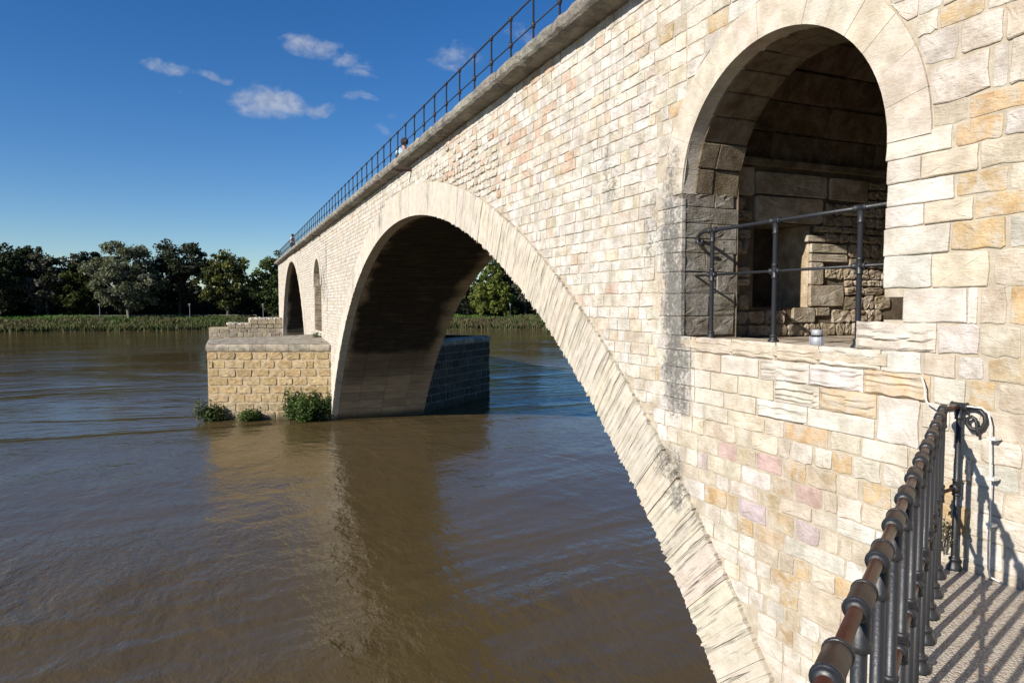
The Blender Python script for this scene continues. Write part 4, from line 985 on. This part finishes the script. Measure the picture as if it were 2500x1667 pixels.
# railing inside the near opening
rl = empty('opening_railing', 'dark iron pipe railing across the arched opening, hooked at its left end', 'railing', (4.6,4.8,5.0))
pm = MB(); lathe(pm, (0,0,0), (0,0,1), [(0,.05),(.02,.05),(.03,.036),(.05,.03),(.056,.036),(.07,.036),(.075,.022),(1.05,.021)], 14)
pp = pm.build('post', M['iron'], rl, None, True); pp.location = (0,.89,0)
tm = MB(); lathe(tm, (0,-.055,1.1), (0,1,0), [(0,.024),(.002,.031),(.012,.031),(.016,.027),(.094,.027),(.098,.031),(.108,.031),(.11,.024)], 14); lathe(tm, (0,0,.98), (0,0,1), [(0,.022),(.003,.028),(.015,.028),(.02,.025),(.1,.025)], 14)
tj = tm.build('tee_joint', M['iron'], pp, None, True)
xm2 = MB(); lathe(xm2, (0,0,.58), (0,0,1), [(0,.022),(.003,.029),(.015,.029),(.02,.026),(.115,.026),(.12,.029),(.132,.029),(.135,.022)], 14); lathe(xm2, (0,-.06,.648), (0,1,0), [(0,.016),(.004,.028),(.016,.028),(.02,.024),(.1,.024),(.104,.028),(.116,.028),(.12,.016)], 14)
xj = xm2.build('cross_joint', M['iron'], pp, None, True)
for yy in (.02, -.88):
    q = inst(pp, rl, (0,yy,0)); inst(tj, q); inst(xj, q)
m = MB(); tube(m, [(0,-1.25,1.1),(0,0,1.1),(0,.93,1.1),(0,1.03,1.098),(0,1.09,1.085),(0,1.125,1.055),(0,1.132,1.015),(0,1.115,.985),(0,1.085,.972),(0,1.058,.985),(0,1.05,1.01),(0,1.052,1.02)], [.0185]*8+[.0175,.016,.0145,.012], 12); m.build('top_rail', M['iron'], rl, None, True)
m = MB(); tube(m, [(0,-1.25,.648),(0,1.16,.648)], .013, 10); m.build('mid_rail', M['iron'], rl, None, True)
# parapet railing on the deck
br = empty('parapet_railing', 'long dark iron railing along the top edge of the bridge', 'railing', (4.40,9.68,9.13))
pm = MB(); lathe(pm, (0,0,0), (0,0,1), [(0,.03),(.03,.03),(.04,.017),(.87,.0165)], 8); bp = pm.build('post', M['iron'], br, None, True)
c1_ = MB(); lathe(c1_, (0,0,.83), (0,0,1), [(0,.02),(.008,.030),(.03,.028),(.04,.034),(.06,.036),(.075,.030),(.085,.012)], 10); k1 = c1_.build('top_collar', M['iron'], bp, None, True)
c2_ = MB(); lathe(c2_, (0,0,.40), (0,0,1), [(0,.02),(.006,.030),(.03,.027),(.042,.036),(.06,.036),(.072,.027),(.096,.030),(.102,.018)], 10); k2 = c2_.build('mid_collar', M['iron'], bp, None, True)
k = -5
while 9.68+.89*k < 65.2:
    if k: q = inst(bp, br, (0,.89*k,0)); inst(k1, q); inst(k2, q)
    k += 1
for nm, zz, rr_ in (('top_rail', .875, .015), ('mid_rail', .45, .011)):
    m = MB(); tube(m, [(0,-4.6,zz),(0,10,zz),(0,30,zz),(0,55.6,zz)], rr_, 8); m.build(nm, M['iron'], br, None, True)
# ------------------------------------------------------------------ small things
fl = empty('floodlight', 'small pale grey cylindrical floodlight standing on the opening sill', 'floodlight', (4.56,4.285,4.985))
m = MB(); lathe(m, (0,0,0), (0,0,1), [(0,.045),(.004,.05),(.085,.052),(.09,.049)], 18); m.build('body', M['grey_metal'], fl, None, True)
m = MB(); lathe(m, (0,0,.105), (0,0,1), [(0,.042),(.003,.045),(.04,.045),(.046,.038)], 18); m.build('lamp_head', M['grey_metal'], fl, None, True)
m = MB()
for k in range(16):
    a = 2*math.pi*k/16; x, y = .041*math.cos(a), .041*math.sin(a); tube(m, [(x,y,.085),(x,y,.108)], .004, 5)
lathe(m, (0,0,.085), (0,0,1), [(0,.034),(.025,.034)], 12); m.build('cooling_fins', M['iron'], fl)
for s in (-1,1):
    m = MB(); boxm(m, (-.02,s*.058-.003,0), (.02,s*.058+.003,.095)); m.build('side_bracket', M['grey_metal'], fl)
cb = empty('wall_cable', 'white cable clipped to the wall and bending around the railing scroll', 'cable', (4.37,2.9,4.3))
CP = [(3.19,4.86),(3.165,4.80),(3.16,4.73),(3.145,4.69),(3.10,4.665),(3.02,4.675),(2.86,4.70),(2.78,4.70),(2.74,4.675),(2.725,4.62),(2.72,4.45),(2.712,4.28),(2.708,4.05),(2.71,3.85),(2.705,3.70),(2.69,3.655),(2.62,3.645)]
m = MB(); tube(m, [(-.02,a-2.9,b_-4.3) for a,b_ in CP], .0055, 8); m.build('lead', M['cable'], cb, None, True)
for zz in (4.52,4.27,3.98):
    m = MB(); boxm(m, (-.035,2.716-.032-2.9,zz-.008-4.3), (.02,2.716+.016-2.9,zz+.008-4.3)); m.build('clip', M['cable'], cb)
def plant(name, label, cat, loc, stems, nleaf, spread, hgt, leaf, col, seed, col2=None, group=None, up=.6, zmin=-.05, sr=1.):
    rs = np.random.RandomState(seed); e = empty(name, label, cat, loc, group); m = MB(); C = []; K = []
    for k in range(stems):
        a = rs.uniform(0,6.28); r = spread*math.sqrt(rs.rand()); h = hgt*rs.uniform(.45,1.)*(1-.45*r/spread)
        en = Vector((r*math.cos(a), r*math.sin(a)*.6, h)); b0 = Vector((en.x*.25, en.y*.25, -.1)); mdp = b0.lerp(en,.55)+Vector((0,0,h*.12))
        tube(m, [b0,mdp,en], [.012*sr,.009*sr,.004*sr], 5, (.1,.09,.05))
        n = nleaf//stems; t = rs.uniform(.2,1.05,n)
        for q in t:
            p = b0.lerp(mdp, q*2) if q < .5 else mdp.lerp(en, q*2-1); d = rs.normal(size=3)*leaf*1.5
            C.append((p.x+d[0],p.y+d[1],max(zmin,p.z+d[2]*.8)))
            c = col if col2 is None or rs.rand() < .7 else col2; kk = rs.uniform(.6,1.35); K.append([x*kk for x in c])
    m.build('stems', M['bark'], e); V, KK = leafquads(np.array(C), leaf, np.array(K), rs); quadobj('foliage', V, KK, M['leaf'], e); return e
G = 'shrubs at the foot of the near cutwater'; gr = (.055,.095,.022); g2 = (.09,.12,.035)
plant('shrub', 'largest leafy green shrub at the foot of the sandstone cutwater beside the arch', 'shrub', (3.35,32.35,0), 46, 4600, 1.1, 1.65, .085, gr, 91, g2, G)
plant('shrub', 'tall thin sprig of leaves rising against the cutwater blocks', 'shrub', (2.65,32.7,0), 7, 460, .2, 2.3, .085, g2, 92, gr, G)
plant('shrub', 'small round green shrub at the water line in the middle of the cutwater', 'shrub', (.95,33.35,0), 20, 1300, .5, .62, .075, gr, 93, g2, G)
plant('shrub', 'drooping green shrub on the left corner of the cutwater', 'shrub', (-.72,34.0,0), 26, 1500, .5, .9, .08, (.06,.085,.025), 94, g2, G)
plant('shrub', 'sparse pale twigs reaching left over the water from the corner shrub', 'shrub', (-1.25,33.9,.2), 9, 240, .55, 1.05, .07, (.10,.12,.045), 95, None, G)
plant('creeper', 'narrow dark green creeper climbing the foot of the arch ring', 'creeper', (4.25,32.0,0), 9, 420, .16, 1.75, .07, (.035,.06,.02), 96)
plant('weed', 'little weed tuft where the cutwater slab meets the wall', 'weed', (4.2,35.6,3.68), 10, 160, .22, .32, .05, g2, 97)
plant('dry_weed', 'dry wispy weed growing from the wall beside the railing foot', 'weed', (4.34,3.0,3.82), 22, 150, .10, .22, .02, (.30,.26,.16), 98, sr=.16)

# people on the deck
skin = plain('skin', (.42,.25,.18), .6); shirt = plain('light_blue_cloth', (.30,.46,.58)); white = plain('white_cloth', (.74,.74,.72)); dark = plain('dark_cloth', (.03,.035,.05)); hairm = plain('dark_brown_hair', (.035,.02,.014))
def skinned(name, V, Ed, Rd, mat, parent, root=0):
    me = bpy.data.meshes.new(name); me.from_pydata(V, Ed, []); me.materials.append(mat); o = link(name, me, parent)
    md_ = o.modifiers.new('skin','SKIN'); md_.use_smooth_shade = True
    for i, r in enumerate(Rd): me.skin_vertices[0].data[i].radius = (r, r*.9); me.skin_vertices[0].data[i].use_root = (i == root)
    sb_ = o.modifiers.new('sub','SUBSURF'); sb_.levels = 1; sb_.render_levels = 1
    return o
def person(label, loc, rz, sit, top, hair):
    e = empty('person', label, 'person', loc); e.rotation_euler = (0,0,rz)
    if sit:   # seated, leaning forward with arms round the knees; +x is the way the body faces
        hip, knee, foot = (0,.09,.12), (.42,.10,.48), (.50,.10,.06); neck = (.16,0,.62); head = (.20,0,.76); el = (.22,.22,.42); ha = (.44,.06,.42); ch = (.10,0,.46)
    else:
        hip, knee, foot = (0,.10,.88), (.02,.10,.48), (0,.10,.07); neck = (.02,0,1.44); head = (.04,0,1.58); el = (.06,.26,1.14); ha = (.26,.22,1.05); ch = (.0,0,1.22)
    mir = lambda p: (p[0],-p[1],p[2]); sh = (neck[0]-.01,.18,neck[2]-.08); pel = (hip[0],0,hip[2]+.02)
    V = [pel,ch,neck,head,(head[0]+.01,0,head[2]+.10)]; Ed = [(0,1),(1,2),(2,3),(3,4)]; Rd = [.14,.15,.055,.085,.075]
    for f in (lambda p: p, mir):
        b0 = len(V); V += [f(sh),f(el),f(ha),(f(ha)[0]+.07,f(ha)[1],f(ha)[2])]; Ed += [(1,b0),(b0,b0+1),(b0+1,b0+2),(b0+2,b0+3)]; Rd += [.06,.045,.034,.03]
        b0 = len(V); V += [f(hip),f(knee),f(foot),(f(foot)[0]+.15,f(foot)[1],f(foot)[2]-.03)]; Ed += [(0,b0),(b0,b0+1),(b0+1,b0+2),(b0+2,b0+3)]; Rd += [.095,.065,.045,.04]
    b = skinned('body', V, Ed, Rd, skin, e)
    V2 = [pel,ch,(neck[0],0,neck[2]-.04)]; E2 = [(0,1),(1,2)]; R2 = [.158,.168,.085]
    V3 = [pel]; E3 = []; R3 = [.155]
    for f in (lambda p: p, mir):
        b0 = len(V2); V2 += [f(sh),f(el)]; E2 += [(1,b0),(b0,b0+1)]; R2 += [.078,.06]
        b0 = len(V3); V3 += [f(hip),f(knee),f(foot)]; E3 += [(0,b0),(b0,b0+1),(b0+1,b0+2)]; R3 += [.108,.078,.058]
    skinned('shirt', V2, E2, R2, top, e, 1); skinned('trousers', V3, E3, R3, dark, e)
    m = MB(); lathe(m, (head[0]-.025,0,head[2]-.04), (-.25,0,1), [(0,.092),(.05,.108),(.10,.108),(.145,.09),(.175,.05),(.185,.01)], 14); m.build('hair', hair, e, None, True)
    m = MB(); lathe(m, (head[0]+.07,0,head[2]+.03), (1,0,-.1), [(0,.022),(.03,.012),(.035,.004)], 8)
    for s in (-1,1): lathe(m, (head[0],s*.078,head[2]+.04), (0,s,0), [(0,.03),(.012,.02),(.015,.004)], 8)
    m.build('nose_and_ears', skin, e, None, True)
    m = MB()
    for s in (-1,1): lathe(m, (head[0]+.068,s*.03,head[2]+.055), (1,s*.3,0), [(0,.012),(.008,.01),(.011,.002)], 8)
    m.build('eyes', dark, e)
person('person with dark brown hair and light blue top sitting behind the bridge parapet railing', (4.78,19.1,9.14), rad(100), True, shirt, hairm)
person('tiny person in white standing behind the railing near the far end of the bridge', (4.9,56.2,9.1), rad(150), False, white, hairm)
